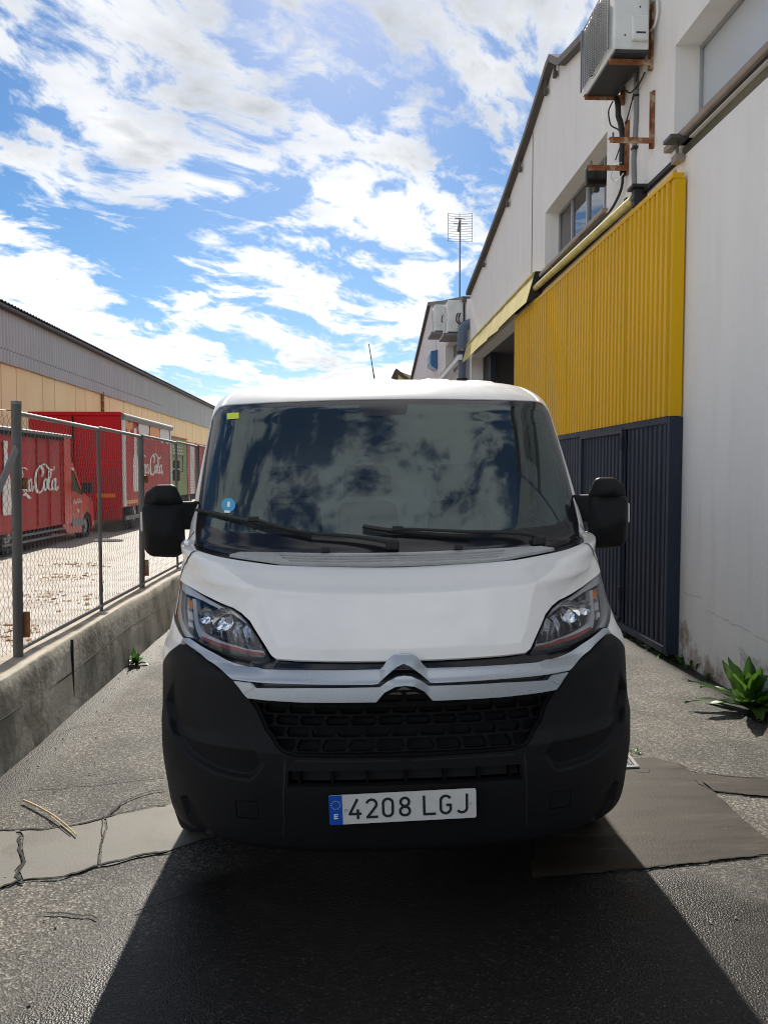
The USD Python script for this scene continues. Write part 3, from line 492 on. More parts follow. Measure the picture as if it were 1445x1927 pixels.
# truck 2: tall box truck, rear doors towards the camera
Y2 = 22.4; a2, b2 = ony(52, 775, Y2), ony(228, 776, Y2); X2l, X2r = a2[0], b2[0]; zt2 = b2[2]; zb2 = ony(228, 978, Y2)[2]; y2e = yx(322, X2r)
t2 = Thing('box_truck', 'tall red box truck with plain closed rear doors behind the small delivery truck', 'truck')
t2.part('cargo_box', box(X2l + .02, X2r - .02, Y2 + .06, y2e, zb2 + .35, zt2 - .04), 'truck_red', None, False)
xm = ony(138, 860, Y2)[0]
zd = ony(150, 960, Y2)[2]
for xa, xb in ((X2l + .01, xm - .02), (xm + .02, X2r - .03)):
    i_d = t2.part('rear_door', box(xa, xb, Y2, Y2 + .06, zb2, zt2 - .10, .012), 'truck_red', None, False)
    t2.part('lock_rod', tube([((xb if xa < xm - 1 else xa) + (-.06 if xa < xm - 1 else .06), Y2 - .02, zb2 + .1), ((xb if xa < xm - 1 else xa) + (-.06 if xa < xm - 1 else .06), Y2 - .02, zt2 - .2)], .016, 8), 'truck_red', i_d, 40)
t2.part('door_gap', box(xm - .022, xm + .022, Y2 + .01, Y2 + .058, zb2, zt2 - .10), 'dark_void', None, False)
t2.part('rear_header', box(X2l, X2r, Y2 - .01, Y2 + .055, zt2 - .095, zt2 + .02, .015), 'truck_red', None, False)
p0, p1 = ony(182, 929, Y2 - .01), ony(217, 936, Y2 - .01); t2.part('reflector_strip', box(p0[0], p1[0], Y2 - .008, Y2 - .001, p1[2], p0[2]), 'truck_orange', None, False)
p0 = ony(140, 943, Y2); t2.part('tail_board', box(X2l + .05, X2r - .05, Y2 - .06, Y2 - .005, zb2 - .02, ony(200, 950, Y2)[2], .02), 'truck_red', None, False)
zt_s = zt2 - .12
i_sc = t2.part('side_curtain', box(X2r - .018, X2r + .004, Y2 + .35, y2e - .05, zb2 + .42, zt_s - .16), 'curtain_red', None, False)
t2.part('rear_frame_post', box(X2r - .018, X2r + .02, Y2 + .06, Y2 + .34, zb2 + .38, zt_s - .02), 'truck_white', None, False); t2.part('front_frame_post', box(X2r - .018, X2r + .02, y2e - .16, y2e, zb2 + .38, zt_s - .02), 'truck_white', None, False)
t2.part('roof_tube', tube([(X2r + .0, Y2 + .03, zt2 - .10), (X2r + .0, y2e + .02, zt2 - .10)], .10, 12), 'galv', None, 40)
i_l = t2.part('lettering', side_print(X2r + .004, fit(LOGO, yx(263, X2r), yx(307, X2r), onx(285, 902, X2r)[2], onx(285, 852, X2r)[2])), 'cream_print', i_sc, False, 'white flowing script lettering')
t2.part('bottle_picture', side_print(X2r + .004, fit(BOTTLE, yx(250, X2r), yx(260.5, X2r), onx(255, 925, X2r)[2], onx(255, 806, X2r)[2])), 'cream_print', i_sc, False, 'white bottle silhouette')
for k, (x0_, x1_) in enumerate(((236, 250), (262, 280), (283, 300), (302, 318))):
    yA, yB = yx(x0_, X2r), yx(x1_, X2r); z_ = onx(x0_, 800 + k * 5, X2r)[2]; t2.part('fruit_picture', side_print(X2r + .004, unary_union([Point(yA + (yB - yA) * t_, z_ + .07 * math.sin(k + t_ * 9)).buffer((yB - yA) * .22) for t_ in (.2, .5, .85)])), 'cream_print' if k % 2 else 'truck_orange', i_sc, False)
t2.part('marker_strip', box(X2r + .002, X2r + .008, Y2 + .4, yx(258, X2r), onx(245, 948, X2r)[2], onx(245, 941, X2r)[2]), 'truck_orange', None, False)
t2.part('chassis', box(X2l + .3, X2r - .3, Y2 + .3, y2e + 1.2, .45, zb2 + .40), 'dark_void', None, False)
t2.part('side_guard', box(X2r - .06, X2r - .02, Y2 + .4, y2e - 1.6, onx(245, 978, X2r)[2], onx(245, 970, X2r)[2]), 'galv', None, False)
for y_ in (Y2 + 1.5, y2e + .7): wheel(t2, X2r - .2, y_, .43, .48, .28); wheel(t2, X2l + .2, y_, .43, .48, .28)
i_cb = t2.part('cab', rbox(X2l + .28, X2r - .28, y2e + .02, y2e + 1.55, .55, 2.75, .12), 'cab_red', None, 40); t2.part('cab_window', box(X2r - .279, X2r - .27, y2e + .4, y2e + 1.2, 1.75, 2.45), 'black_gloss', i_cb, False)
for y0p, y1p in ((866, 881), (884, 905)):
    A_ = ony(326, y1p, y2e + 1.3); B_ = ony(338, y0p, y2e + 1.3); t2.part('mirror', rbox(A_[0], B_[0], y2e + 1.22, y2e + 1.38, A_[2], B_[2], .05), 'black_rubber', i_cb, 40)
t2.part('mirror_arm', tube([(X2r - .3, y2e + 1.2, 2.3), (X2r + .15, y2e + 1.3, 2.3), (X2r + .15, y2e + 1.3, 1.7), (X2r - .3, y2e + 1.2, 1.65)], .02, 6), 'black_rubber', i_cb)
t2.done()
# truck 3 beyond: green-sided trailer with red and white bands
X3 = -7.1; ys3 = [yx(x, X3) for x in (314, 352, 358, 366, 384)]; zt3, zb3 = onx(340, 826, X3)[2], onx(340, 932, X3)[2]
t3 = Thing('curtain_trailer', 'far truck with a green side panel, seen between the red truck and the van', 'truck')
t3.part('cargo_box', box(X3 - 2.5, X3 - .01, ys3[0], ys3[1] + .0, zb3, zt3), 'truck_green', None, False); t3.part('roof_rail', box(X3 - .05, X3 + .03, ys3[0], ys3[1], zt3, zt3 + .06), 'truck_red', None, False)
t3.part('side_panel', box(X3 - .01, X3, ys3[0], ys3[1] - .02, zb3, zt3 - .02), 'truck_green', None, False); t3.part('chassis', box(X3 - 2.2, X3 - .2, ys3[0], ys3[1], .4, zb3 - .02), 'dark_void', None, False)
for k in range(3):
    z_ = onx(338, 842 + 6 * k, X3)[2]
    for j in range(5): y_ = ys3[0] + (ys3[1] - ys3[0]) * (.28 + .1 * j + .02 * k); t3.part('printed_word', side_print(X3, sbox(y_, z_ - .04, y_ + .18, z_ + .04).buffer(-.012).buffer(.012).difference(sbox(y_ + .07, z_ - .05, y_ + .10, z_))), 'cream_print', None, False)
for y_ in (ys3[0] + .7, ys3[1] - .8): wheel(t3, X3 - .2, y_, .43, .48)
t3.done()
t4 = Thing('red_trailer', 'farthest truck, red with a white band, mostly hidden by the van', 'truck')
t4.part('cargo_box', box(X3 - 2.5, X3, ys3[1] + .15, ys3[4] + 4, zb3, zt3 - .05), 'truck_red', None, False); t4.part('white_band', box(X3, X3 + .006, ys3[2], ys3[3], zb3, zt3 - .1), 'truck_white', None, False)
t4.part('side_curtain', box(X3, X3 + .006, ys3[3] + .1, ys3[4] + 3.8, zb3, zt3 - .15), 'curtain_red', None, False); t4.part('chassis', box(X3 - 2.2, X3 - .2, ys3[1] + .2, ys3[4] + 3.8, .4, zb3 - .02), 'dark_void', None, False)
for y_ in (ys3[1] + 1.0, ys3[4] + 3): wheel(t4, X3 - .2, y_, .43, .48)
t4.done()
# ------------------------------------------------------------------ left warehouse
XW = -12.0
wh = Thing('yellow_warehouse', 'long warehouse of beige wall panels with grey corrugated cladding above, behind the trucks', 'building')
ztop = onx(0, 568, XW)[2]; zmid = onx(0, 680, XW)[2]; Y0w, Y1w = 8.0, 84.0
wh.part('core', box(XW - 20, XW - .16, Y0w, Y1w, -.1, ztop - .25), 'roof_dark', None, False)
fw_ = lambda xo: frame_map((XW + xo, 0, 0), (0, 1, 0), (0, 0, 1), (1, 0, 0)); y = Y0w; k = 0
edges = [Y0w]
while edges[-1] < Y1w - 1: edges.append(min(edges[-1] + 1.22, Y1w))
for a, b in zip(edges[:-1], edges[1:]):
    wh.part('wall_panel', box(XW - .15, XW - .04 + .008 * ((k * 7) % 3 - 1), a + .012, b - .012, -.1, zmid + .05), 'panel_beige', None, False); k += 1
edges = np.arange(Y0w, Y1w, 2.08); 
for k, (a, b) in enumerate(zip(edges[:-1], edges[1:])):
    v, f = corrugated(a, b, zmid - .012 * (k % 2), ztop - .12, .26, .075, .004, 'sine'); wh.part('cladding_sheet', fw_(.0)((v, f)), 'clad_grey', None, 40)
scr = []
for z in (zmid + .45, ):
    for y in np.arange(15, 50, .26): scr.append(box(XW + .055, XW + .075, y + .11, y + .15, z, z + .04))
wh.part('screw_row', cat(*scr), 'roof_dark', None, False, kind='stuff')
v, f = corrugated(0, Y1w - Y0w, 0, 1.2, .26, .06, .01, 'sine'); sl = math.radians(10); rf = frame_map((XW + .35, Y0w, ztop - .10), (0, 1, 0), (-math.cos(sl), 0, math.sin(sl)), (math.sin(sl), 0, math.cos(sl)))
wh.part('roof_sheet', rf((v, f)), 'roof_dark', None, 40); wh.part('gutter', box(XW + .05, XW + .33, Y0w, Y1w, ztop - .24, ztop - .12, .03), 'roof_dark', None, False)
yd = yx(195, XW); wh.part('downpipe', tube([(XW + .02, yd, zmid + .1), (XW + .02, yd, 2.4)], .08, 8), 'rust', None, 40); wh.part('rust_streak', box(XW - .03, XW - .025, yd + .2, yd + .55, zmid - 1.6, zmid - .5), 'panel_beige', None, False)
wh.done()
# ------------------------------------------------------------------ right warehouse
XR = 2.90
def gable(y0, ya, y1, ze, za): return [(y0, ze), (ya, za), (y1, ze)]
outline = [(3.75, -.1), (18.37, -.1), (18.37, 5.90), (16.2, 6.24), (13.9, 6.655), (12.31, 7.02), (11.5, 7.26), (11.06, 7.40), (10.88, 7.42), (10.41, 7.12), (9.49, 6.90), (3.75, 5.80)]
w1 = sbox(8.68, 4.60, 11.40, 5.47); w2 = sbox(4.15, 4.56, 6.88, 5.43); gate_hole = sbox(6.80, -.2, 18.05, 4.34)
bd = Thing('white_warehouse', 'white rendered warehouse with a gable roof edge on the right of the van', 'building')
wall = Polygon(outline).difference(unary_union([w1, w2, gate_hole, sbox(3.7, 4.385, 6.78, 4.50)]))
gw = on_wall_x(XR + .26, -1); i_wl = bd.part('wall', gw(extrude(wall, .26)), 'white_render', None, False)
bd.part('beam', box(XR + .035, XR + .2, 3.75, 6.9, 4.38, 4.51), 'olive_beam', i_wl, False); bd.part('beam_lip', box(XR - .03, XR + .02, 3.75, 6.82, 4.512, 4.535), 'roof_dark', i_wl, False)
bd.part('wall_joint', box(XR - .006, XR + .004, yx(997, XR) - .015, yx(997, XR) + .015, 4.7, 6.98), 'olive_beam', i_wl, False)
tp = np.asarray(outline[2:])[::1]; segs = [bar((XR + .06, *tp[k]), (XR + .06, *tp[k + 1]), .34, .09, (0, -.2, 1)) for k in range(len(tp) - 1)]
for s_ in segs: bd.part('roof_edge', s_, 'roof_sheet', None, False)
roofv = V([[x, y, z + .03] for x in (XR + .2, XR + 16) for y, z in tp]); n_ = len(tp); k = np.arange(n_ - 1); bd.part('roof', (roofv, np.vstack([np.c_[k, k + 1, k + 1 + n_], np.c_[k, k + 1 + n_, k + n_]])), 'roof_sheet', None, False)
for y_ in (11.25, 10.75, 13.9, 16.3, 12.9): z_ = np.interp(-y_, -tp[:, 0], tp[:, 1]); bd.part('roof_hook', cat(bar((XR - .05, y_, z_ - .02), (XR - .05, y_ + .02, z_ - .20), .03, .05), box(XR - .07, XR - .02, y_ - .03, y_ + .05, z_ - .24, z_ - .17)), 'roof_sheet', None, False)
def window(w, panes, xdep=.20, sill_out=.07, pm='window_glass'):
    y0, z0, y1, z1 = w.bounds; xf = XR + xdep
    i = bd.part('window', on_wall_x(xf + .05, -1)(extrude(w.difference(w.buffer(-.035, join_style='mitre')), .05)), 'alu_frame', None, False)
    for k in range(1, panes): yy = y0 + (y1 - y0) * k / panes; bd.part('mullion', box(xf - .005, xf + .045, yy - .022, yy + .022, z0 + .036, z1 - .036), 'alu_frame', i, False)
    for k in range(panes): ya, yb = y0 + (y1 - y0) * k / panes + .026, y0 + (y1 - y0) * (k + 1) / panes - .026; bd.part('pane', box(xf + .02 + .004 * (k % 2), xf + .026 + .004 * (k % 2), ya, yb, z0 + .037, z1 - .037), pm, i, False)
    bd.part('sill', box(XR - sill_out, xf - .004, y0 - .06, y1 + .06, z0 - .045, z0 + .012, .008), 'sill_stone', None, False)
    bd.part('room', box(xf + .5, xf + .52, y0 - .2, y1 + .2, z0 - .2, z1 + .2), 'room_dark', None, False)
for k, l in enumerate([[(1330, 1148), (1372, 1170), (1420, 1196), (1470, 1222)], [(1288, 1116), (1305, 1122), (1322, 1127)], [(1436, 1196), (1437, 1232), (1434, 1262)]]):
    pts = V([onx(x, y, XR) for x, y in l]); c_ = curve(pts, 26); c_[:, 2] += (fbm(np.c_[c_[:, 1:] * 22, np.full(26, k)], 3, k) - .5) * .05; w_ = .0016 * (.1 + 1.4 * fbm(np.c_[c_[:, 1:] * 40, np.full(26, k + .5)], 2, k))
    a_ = c_ - [.003, 0, 0]; q_ = np.arange(25); bd.part('plaster_crack', (np.vstack([a_ + np.c_[w_ * 0, w_ * 0, w_], a_ - np.c_[w_ * 0, w_ * 0, w_]]), np.vstack([np.c_[q_, q_ + 1, q_ + 27], np.c_[q_, q_ + 27, q_ + 26]])), 'sill_stone', i_wl, False)
window(w1, 4); window(w2, 2, .22, pm='frosted')
# gate recess
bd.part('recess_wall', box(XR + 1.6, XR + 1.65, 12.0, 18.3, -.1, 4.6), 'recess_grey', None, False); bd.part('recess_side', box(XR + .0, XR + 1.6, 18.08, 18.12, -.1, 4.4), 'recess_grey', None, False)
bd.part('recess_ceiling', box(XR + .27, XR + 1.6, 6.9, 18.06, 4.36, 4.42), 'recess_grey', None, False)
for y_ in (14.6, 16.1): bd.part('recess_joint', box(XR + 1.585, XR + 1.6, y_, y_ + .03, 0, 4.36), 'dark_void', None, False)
bd.part('recess_post', box(XR + .30, XR + .42, 17.3, 17.9, 0, 4.36), 'post_navy', None, False)
bd.done()
# yellow canopy strip over the far opening
XL = 2.66; cn = Thing('canopy', 'faded yellow sheet-metal canopy strip over the dark opening', 'canopy')
pA, pB, pC, pD = onx(990, 545, XL), onx(870, 660, XL), onx(868, 683, XL), onx(985, 598, XL)
ya, yb = pA[1], 18.05; f3 = lambda t: pA[2] + (pB[2] - pA[2]) * t
for k in range(6):
    t0_, t1_ = k / 6, (k + 1) / 6; y0_, y1_ = ya + (yb - ya) * t0_ + .004, ya + (yb - ya) * t1_ - .004; sag = .02 * math.sin(k * 2.1)
    cn.part('sheet', hull([(XL + .12, y0_, 4.62), (XL + .12, y1_, 4.64), (XL, y0_, 4.20 + sag), (XL, y1_, 4.22 - sag * .5), (XL + .125, y0_, 4.61), (XL + .125, y1_, 4.63), (XL + .006, y0_, 4.20 + sag), (XL + .006, y1_, 4.22 - sag * .5)]), 'yellow_old', None, False)
cn.part('top_plate', box(XL + .10, XR + .0, ya, yb, 4.62, 4.65), 'yellow_old', None, False); cn.part('end_plate', hull([(XL + .01, ya - .012, 4.2), (XL + .13, ya - .012, 4.66), (XR, ya - .012, 4.66), (XR, ya - .012, 4.3), (XL + .01, ya - .006, 4.2), (XL + .13, ya - .006, 4.66), (XR, ya - .006, 4.66), (XR, ya - .006, 4.3)]), 'seal_black', None, False)
cn.done()
# sliding gate: yellow above, slate below, with a wicket door
XG = 2.81; yN, yF = yx(1268, XG, 700), yx(974, XG, 600) + .1; zB = 2.138; zT_ = 4.215; gt = Thing('sliding_gate', 'tall corrugated sliding gate, yellow above and dark slate grey below', 'gate')
fg = frame_map((XG, 0, 0), (0, 1, 0), (0, 0, 1), (-1, 0, 0))
ed = np.linspace(yN + .05, yF - .06, 7)
for a, b in zip(ed[:-1], ed[1:]):
    gt.part('yellow_sheet', fg(corrugated(a, b, zB + .008, zT_ - .05, .1095, .040)), 'yellow_paint', None, False)
gt.part('top_frame', box(XG - .046, XG + .06, yN + .0, yF, zT_ - .05, zT_, .004), 'yellow_paint', None, False); gt.part('edge_frame', box(XG - .03, XG + .075, yN - .0, yN + .045, zB + .005, zT_ - .052, .003), 'yellow_paint', None, False); gt.part('far_edge_frame', box(XG - .03, XG + .06, yF - .05, yF, zB + .005, zT_ - .052), 'yellow_paint', None, False)
gt.part('edge_frame', box(XG - .03, XG + .085, yN - .006, yN + .05, .05, zB - .002, .003), 'slate_paint', None, False); gt.part('middle_rail', box(XG - .031, XG + .05, yN + .05, yF, zB - .055, zB + .012, .004), 'slate_paint', None, False)
gt.part('bottom_rail', box(XG - .034, XG + .06, yN + .05, yF, .05, .115, .004), 'slate_paint', None, False)
yd0, yd1 = yx(1171.5, XG - .03), yx(1093, XG - .03); zdt = onx(1171, 806, XG - .03)[2]
for a, b, z1_ in ((yN + .06, yd0 - .06, zB - .06), (yd0 + .045, yd1 - .045, zdt - .05), (yd1 + .05, (yd1 + yF) / 2, zB - .06), ((yd1 + yF) / 2, yF - .05, zB - .06)):
    gt.part('slate_sheet', fg(corrugated(a, b, .12 if z1_ > zdt - .04 else .17, z1_, .1095, .017)), 'slate_paint', None, False)
for y_ in (yd0 - .03, yd1 + .025): gt.part('upright', box(XG - .026, XG + .04, y_ - .016, y_ + .016, .12, zB - .06), 'slate_paint', None, False)
i_dr = gt.part('door', cat(box(XG - .045, XG + .02, yd0, yd1, zdt - .05, zdt), box(XG - .045, XG + .02, yd0, yd0 + .04, .16, zdt - .052), box(XG - .045, XG + .02, yd1 - .04, yd1, .16, zdt - .052), box(XG - .045, XG + .02, yd0 + .042, yd1 - .042, .13, .17)), 'slate_paint', None, False)
for z_ in (1.95, .42): gt.part('hinge', tube([(XG - .05, yd0 - .012, z_ - .07), (XG - .05, yd0 - .012, z_ + .07)], .013, 8), 'slate_paint', i_dr, 40)
gt.part('handle', box(XG - .09, XG - .045, yd1 - .03, yd1 - .012, 1.0, 1.14), 'black_rubber', i_dr, False)
gt.done()
rl = Thing('gate_rail', 'old yellow tube rail fixed to the wall above the sliding gate', 'rail')
rA, rB = onx(1192, 374, 2.80), onx(985, 562, 2.80); rl.part('tube', tube([rA, rB], .045, 12), 'yellow_old', None, 40)
for t_ in (.04, .3, .62, .93): p_ = rA + (rB - rA) * t_; rl.part('bracket', box(2.78, XR, p_[1] - .03, p_[1] + .03, p_[2] + .02, p_[2] + .07), 'cable_black', None, False)
rl.done()
rs = Thing('rail_stop', 'black steel stop block at the near end of the gate rail', 'rail stop'); rs.part('block', cat(box(2.77, XR, rA[1] - .10, rA[1] - .02, rA[2] - .10, rA[2] + .07, .006), box(2.74, XR, rA[1] - .13, rA[1] + .02, rA[2] + .07, rA[2] + .105, .006)), 'cable_black', None, False); rs.part('bolt', tube([(2.75, rA[1] - .06, rA[2] - .02), (2.79, rA[1] - .06, rA[2] - .02)], .018, 8), 'galv'); rs.done()
lb = onx(1287, 268, XR); lg = Thing('lamp_bracket', 'small dark steel bracket on the ledge under the near window', 'bracket'); lg.part('plate', box(XR - .16, XR + .04, lb[1] - .10, lb[1] + .06, 4.50, 4.53), 'iron', None, False); lg.part('stem', tube([(XR - .06, lb[1], 4.53), (XR - .06, lb[1], 4.38)], .012, 6), 'iron'); lg.part('tip', box(XR - .09, XR - .02, lb[1] - .05, lb[1] + .05, 4.33, 4.39), 'sill_stone', None, False); lg.done()
gb = Thing('gate_guide', 'black guide channel under the beam above the gate edge', 'rail'); gb.part('channel', box(XR - .05, XR - .004, 6.75, 13.2, 4.36, 4.40), 'seal_black', None, False); gb.done()
# air conditioner on rusty arms
def bracket(y, z, reach, up, label, t=.045, grp=None):
    b = Thing('wall_bracket', label, 'bracket', grp)
    b.part('upright', cat(box(XR - .022, XR - .002, y - .02, y + .02, z - .07, z + up), box(XR - .040, XR - .022, y + .013, y + .02, z - .07, z + up)), 'rust', None, False)
    i = b.part('arm', cat(box(XR - reach, XR - .022, y - .022, y - .016, z - .035, z + .02), box(XR - reach, XR - .022, y - .0155, y + .03, z + .014, z + .02)), 'rust', None, False)
    b.part('bolt', tube([(XR - reach + .04, y + .005, z + .02), (XR - reach + .04, y + .005, z + .07)], .010, 6), 'iron', i); b.done()
bracket(7.40, 5.55, .43, .55, 'near rusty arm holding up the air conditioner'); bracket(8.15, 5.58, .43, .55, 'far rusty arm under the air conditioner')
bracket(7.34, 4.80, .43, .46, 'empty rusty arm with a long upright below the air conditioner'); bracket(8.00, 4.80, .43, .48, 'empty rusty arm above the floodlight')
def ac_unit(x0, x1, y0, y1, z0, z1, label, name='air_conditioner', grp=None):
    """x0 is the fan side, towards the street; x1 the wall side."""
    a = Thing(name, label, 'air conditioner', grp); i = a.part('casing', rbox(x0, x1, y0, y1, z0, z1, .025), 'ac_casing', None, 40)
    yc, zc, r = (y0 + y1) / 2 + .04 * (y1 - y0), (z0 + z1) / 2, min(y1 - y0, z1 - z0) * .46; rect = sbox(yc - r, zc - r, yc + r, zc + r); w_ = on_wall_x(x0 + .0, -1)
    j = a.part('fan_grille', w_(extrude(unary_union([Point(yc, zc).buffer(r * q, 24).difference(Point(yc, zc).buffer(r * q - .008, 24)) for q in np.linspace(.15, 1, 12)] + [sbox(yc - .006, zc - r, yc + .006, zc + r), sbox(yc - r, zc - .006, yc + r, zc + .006)]), .012)), 'ac_casing', None, False)
    a.part('fan_opening', w_(extrude(Point(yc, zc).buffer(r, 24), .003)), 'ac_dark', j, False)
    for k in range(3): a.part('side_screw', box(x0 + .1 + .07 * k, x0 + .112 + .07 * k, y0 - .004, y0, z0 + .12 + .13 * k, z0 + .135 + .13 * k), 'ac_dark', i, False)
    a.part('valve_cover', rbox(x1 - .18, x1 - .02, y0 - .035, y0 + .01, z0 + .07, z0 + .30, .02), 'ac_casing', i, 40); a.part('vent_slot', box(x1 - .14, x1 - .05, y0 - .038, y0 - .034, z0 + .13, z0 + .145), 'ac_dark', i, False)
    a.part('base_tray', box(x0 + .02, x1 - .01, y0 + .01, y1 - .01, z0 - .025, z0 + .01), 'ac_dark', None, False); return a
a = ac_unit(XR - .42, XR - .08, 7.28, 8.22, 5.605, 6.30, 'large weathered air conditioner high on the white wall on two rusty arms'); a.done()
g_ = Thing('condenser_guard', 'wire guard over the fan side of the large air conditioner', 'guard')
wl = [box(XR - .452, XR - .446, 7.36, 8.20, z_, z_ + .006) for z_ in np.arange(5.66, 6.27, .022)] + [box(XR - .448, XR - .442, y_, y_ + .006, 5.66, 6.27) for y_ in np.arange(7.36, 8.21, .07)]
g_.part('wire', cat(*wl), 'ac_grille', None, False); g_.part('edge', cat(box(XR - .455, XR - .44, 7.35, 7.365, 5.65, 6.28), box(XR - .455, XR - .44, 8.195, 8.21, 5.65, 6.28)), 'ac_grille', None, False); g_.done()
cz = onx(1200, 345, XR - .02)
cd = Thing('conduit', 'grey vertical conduit running down the wall to the gate rail', 'conduit'); cd.part('pipe', tube([(XR - .02, 7.78, 6.1), (XR - .02, 7.75, 5.2), (XR - .02, 7.80, 4.8), (XR - .02, 7.76, 4.44)], .026, 10), 'conduit_grey', None, 40)
for z_ in (5.4, 4.9): cd.part('clip', box(XR - .05, XR, 7.73, 7.81, z_, z_ + .02), 'cable_black', None, False)
cd.done()
def cable(label, px, r, xs_, name='cable', n=30, m='cable_black'):
    c = Thing(name, label, 'cable'); pts = [onx(x, y, XR - o) for (x, y), o in zip(px, xs_)]; c.part('sheath', tube(curve(pts, n), r, 7), m, None, True); c.done()
cable('thick black insulated pipe bundle hanging below the air conditioner', [(1160, 185), (1163, 215), (1168, 232), (1171, 262), (1170, 300), (1172, 330)], .030, [.10, .10, .06, .05, .05, .05])
cable('thin black cable looping out beside the insulated pipes', [(1153, 190), (1145, 210), (1148, 232), (1166, 247), (1169, 262)], .008, [.12, .14, .13, .07, .06])
cable('thin cable slanting from the air conditioner to the pipe bundle', [(1200, 135), (1190, 185), (1178, 230), (1168, 270), (1158, 300)], .007, [.03] * 5)
cable('black cable curving from the air conditioner underside to the conduit', [(1198, 135), (1180, 152), (1172, 165), (1186, 174), (1200, 160), (1213, 135)], .008, [.12, .12, .10, .05, .04, .03])
cable('black cable dropping from the floodlight and running down to the rail', [(1172, 322), (1171, 345), (1163, 370), (1146, 398), (1120, 425), (1090, 450)], .015, [.05, .05, .05, .05, .04, .04])
cable('black cable clipped along the wall above the gate rail', [(1120, 425), (1075, 468), (1040, 500), (997, 542), (985, 553)], .012, [.04, .04, .04, .04, .06])
cable('pale loop of cable beside the floodlight', [(1170, 305), (1158, 310), (1150, 330), (1160, 340), (1173, 325)], .006, [.06, .1, .12, .1, .06], m='litter')
cable('white cable dropping along the wall behind the air conditioner', [(1236, 0), (1237, 20), (1230, 50), (1222, 58)], .012, [.03] * 4, m='litter')
fl = Thing('floodlight', 'black square floodlight hanging below the far rusty arm', 'floodlight'); fc = onx(1106, 338, XR - .36); fl.part('housing', rbox(fc[0] - .02, fc[0] + .20, fc[1] - .02, fc[1] + .05, fc[2] - .06, fc[2] + .13, .012), 'cable_black', None, 40); fl.part('glass', box(fc[0] - .005, fc[0] + .185, fc[1] - .027, fc[1] - .021, fc[2] - .045, fc[2] + .115), 'black_gloss', None, False)
fl.part('sensor', rbox(fc[0] + .06, fc[0] + .12, fc[1] - .04, fc[1] + .02, fc[2] - .13, fc[2] - .062, .02), 'cable_black', None, 40); fl.part('yoke', bar((fc[0] + .0, fc[1], fc[2] + .13), (fc[0] + .14, fc[1], fc[2] + .01), .01, .015), 'galv', None, False); fl.done()
# second white building, downpipe, units, mast
b2_ = Thing('second_warehouse', 'farther white gabled building beyond the dark opening', 'building')
o2 = [(18.9, -.1), (34.9, -.1), (34.9, 5.89), (31.0, 6.75), (27.5, 7.55), (27.2, 7.58), (23.0, 6.7), (18.9, 5.9)]
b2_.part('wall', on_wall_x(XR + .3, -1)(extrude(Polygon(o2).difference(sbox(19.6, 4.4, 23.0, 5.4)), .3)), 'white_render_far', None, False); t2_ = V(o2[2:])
for k in range(len(t2_) - 1): b2_.part('roof_edge', bar((XR + .05, *t2_[k]), (XR + .05, *t2_[k + 1]), .3, .12, (0, -.2, 1)), 'roof_sheet', None, False)
b2_.part('window_recess', box(XR + .24, XR + .28, 19.6, 23.0, 4.4, 5.4), 'recess_grey', None, False); n_ = len(t2_); k = np.arange(n_ - 1)
b2_.part('roof', (V([[x, y, z + .03] for x in (XR + .2, XR + 16) for y, z in t2_]), np.vstack([np.c_[k, k + 1, k + 1 + n_], np.c_[k, k + 1 + n_, k + n_]])), 'roof_sheet', None, False)
for x_, y0p, y1p in ((820, 627, 668), ): yy = yx(x_, XR); b2_.part('wall_joint', box(XR - .006, XR + .01, yy, yy + .03, onx(x_, y1p, XR)[2], onx(x_, y0p, XR)[2]), 'recess_grey', None, False)
qA, qB = onx(866, 672, XR - .2), onx(826, 718, XR - .2); b2_.part('gutter', bar(qA, qB, .10, .12), 'ac_casing', None, False); b2_.part('gutter_bracket', bar(qA + [.05, 0, .18], qB + [.05, 0, .18], .05, .05), 'sill_stone', None, False)
b2_.done()
bb = onx(820, 680, XR); bx_ = Thing('wall_box', 'dark blue box fixed to the far white wall', 'box'); bx_.part('body', hull([(XR, bb[1] - .55, bb[2] - .35), (XR, bb[1] + .65, bb[2] - .25), (XR, bb[1] - .55, bb[2] + .30), (XR, bb[1] + .65, bb[2] + .25), (XR - .22, bb[1] - .5, bb[2] - .20), (XR - .22, bb[1] + .6, bb[2] - .15), (XR - .22, bb[1] - .5, bb[2] + .26), (XR - .22, bb[1] + .6, bb[2] + .2)]), 'blue_box', None, False); bx_.part('front_plate', box(XR - .235, XR - .222, bb[1] - .4, bb[1] + .5, bb[2] - .10, bb[2] + .16), 'blue_box', None, False); bx_.done()
dp = Thing('downpipe', 'slate blue drainpipe with a wide socket between the two white buildings', 'drainpipe'); pz = onx(873, 626, XR - .1)[2]
dp.part('pipe', tube([(XR - .13, 18.75, -.05), (XR - .13, 18.75, 4.6)], .10, 14), 'pipe_blue', None, 40); dp.part('socket', tube([(XR - .13, 18.75, 4.6), (XR - .13, 18.75, 5.0), (XR - .10, 18.78, 5.2), (XR + .1, 18.85, 5.3)], [.125, .125, .12, .12], 14), 'pipe_blue', None, 40)
for z_ in (4.55, 3.9): dp.part('collar', tube([(XR - .13, 18.75, z_), (XR - .13, 18.75, z_ + .05)], .135, 14), 'cable_black', None, 40)
dp.done()
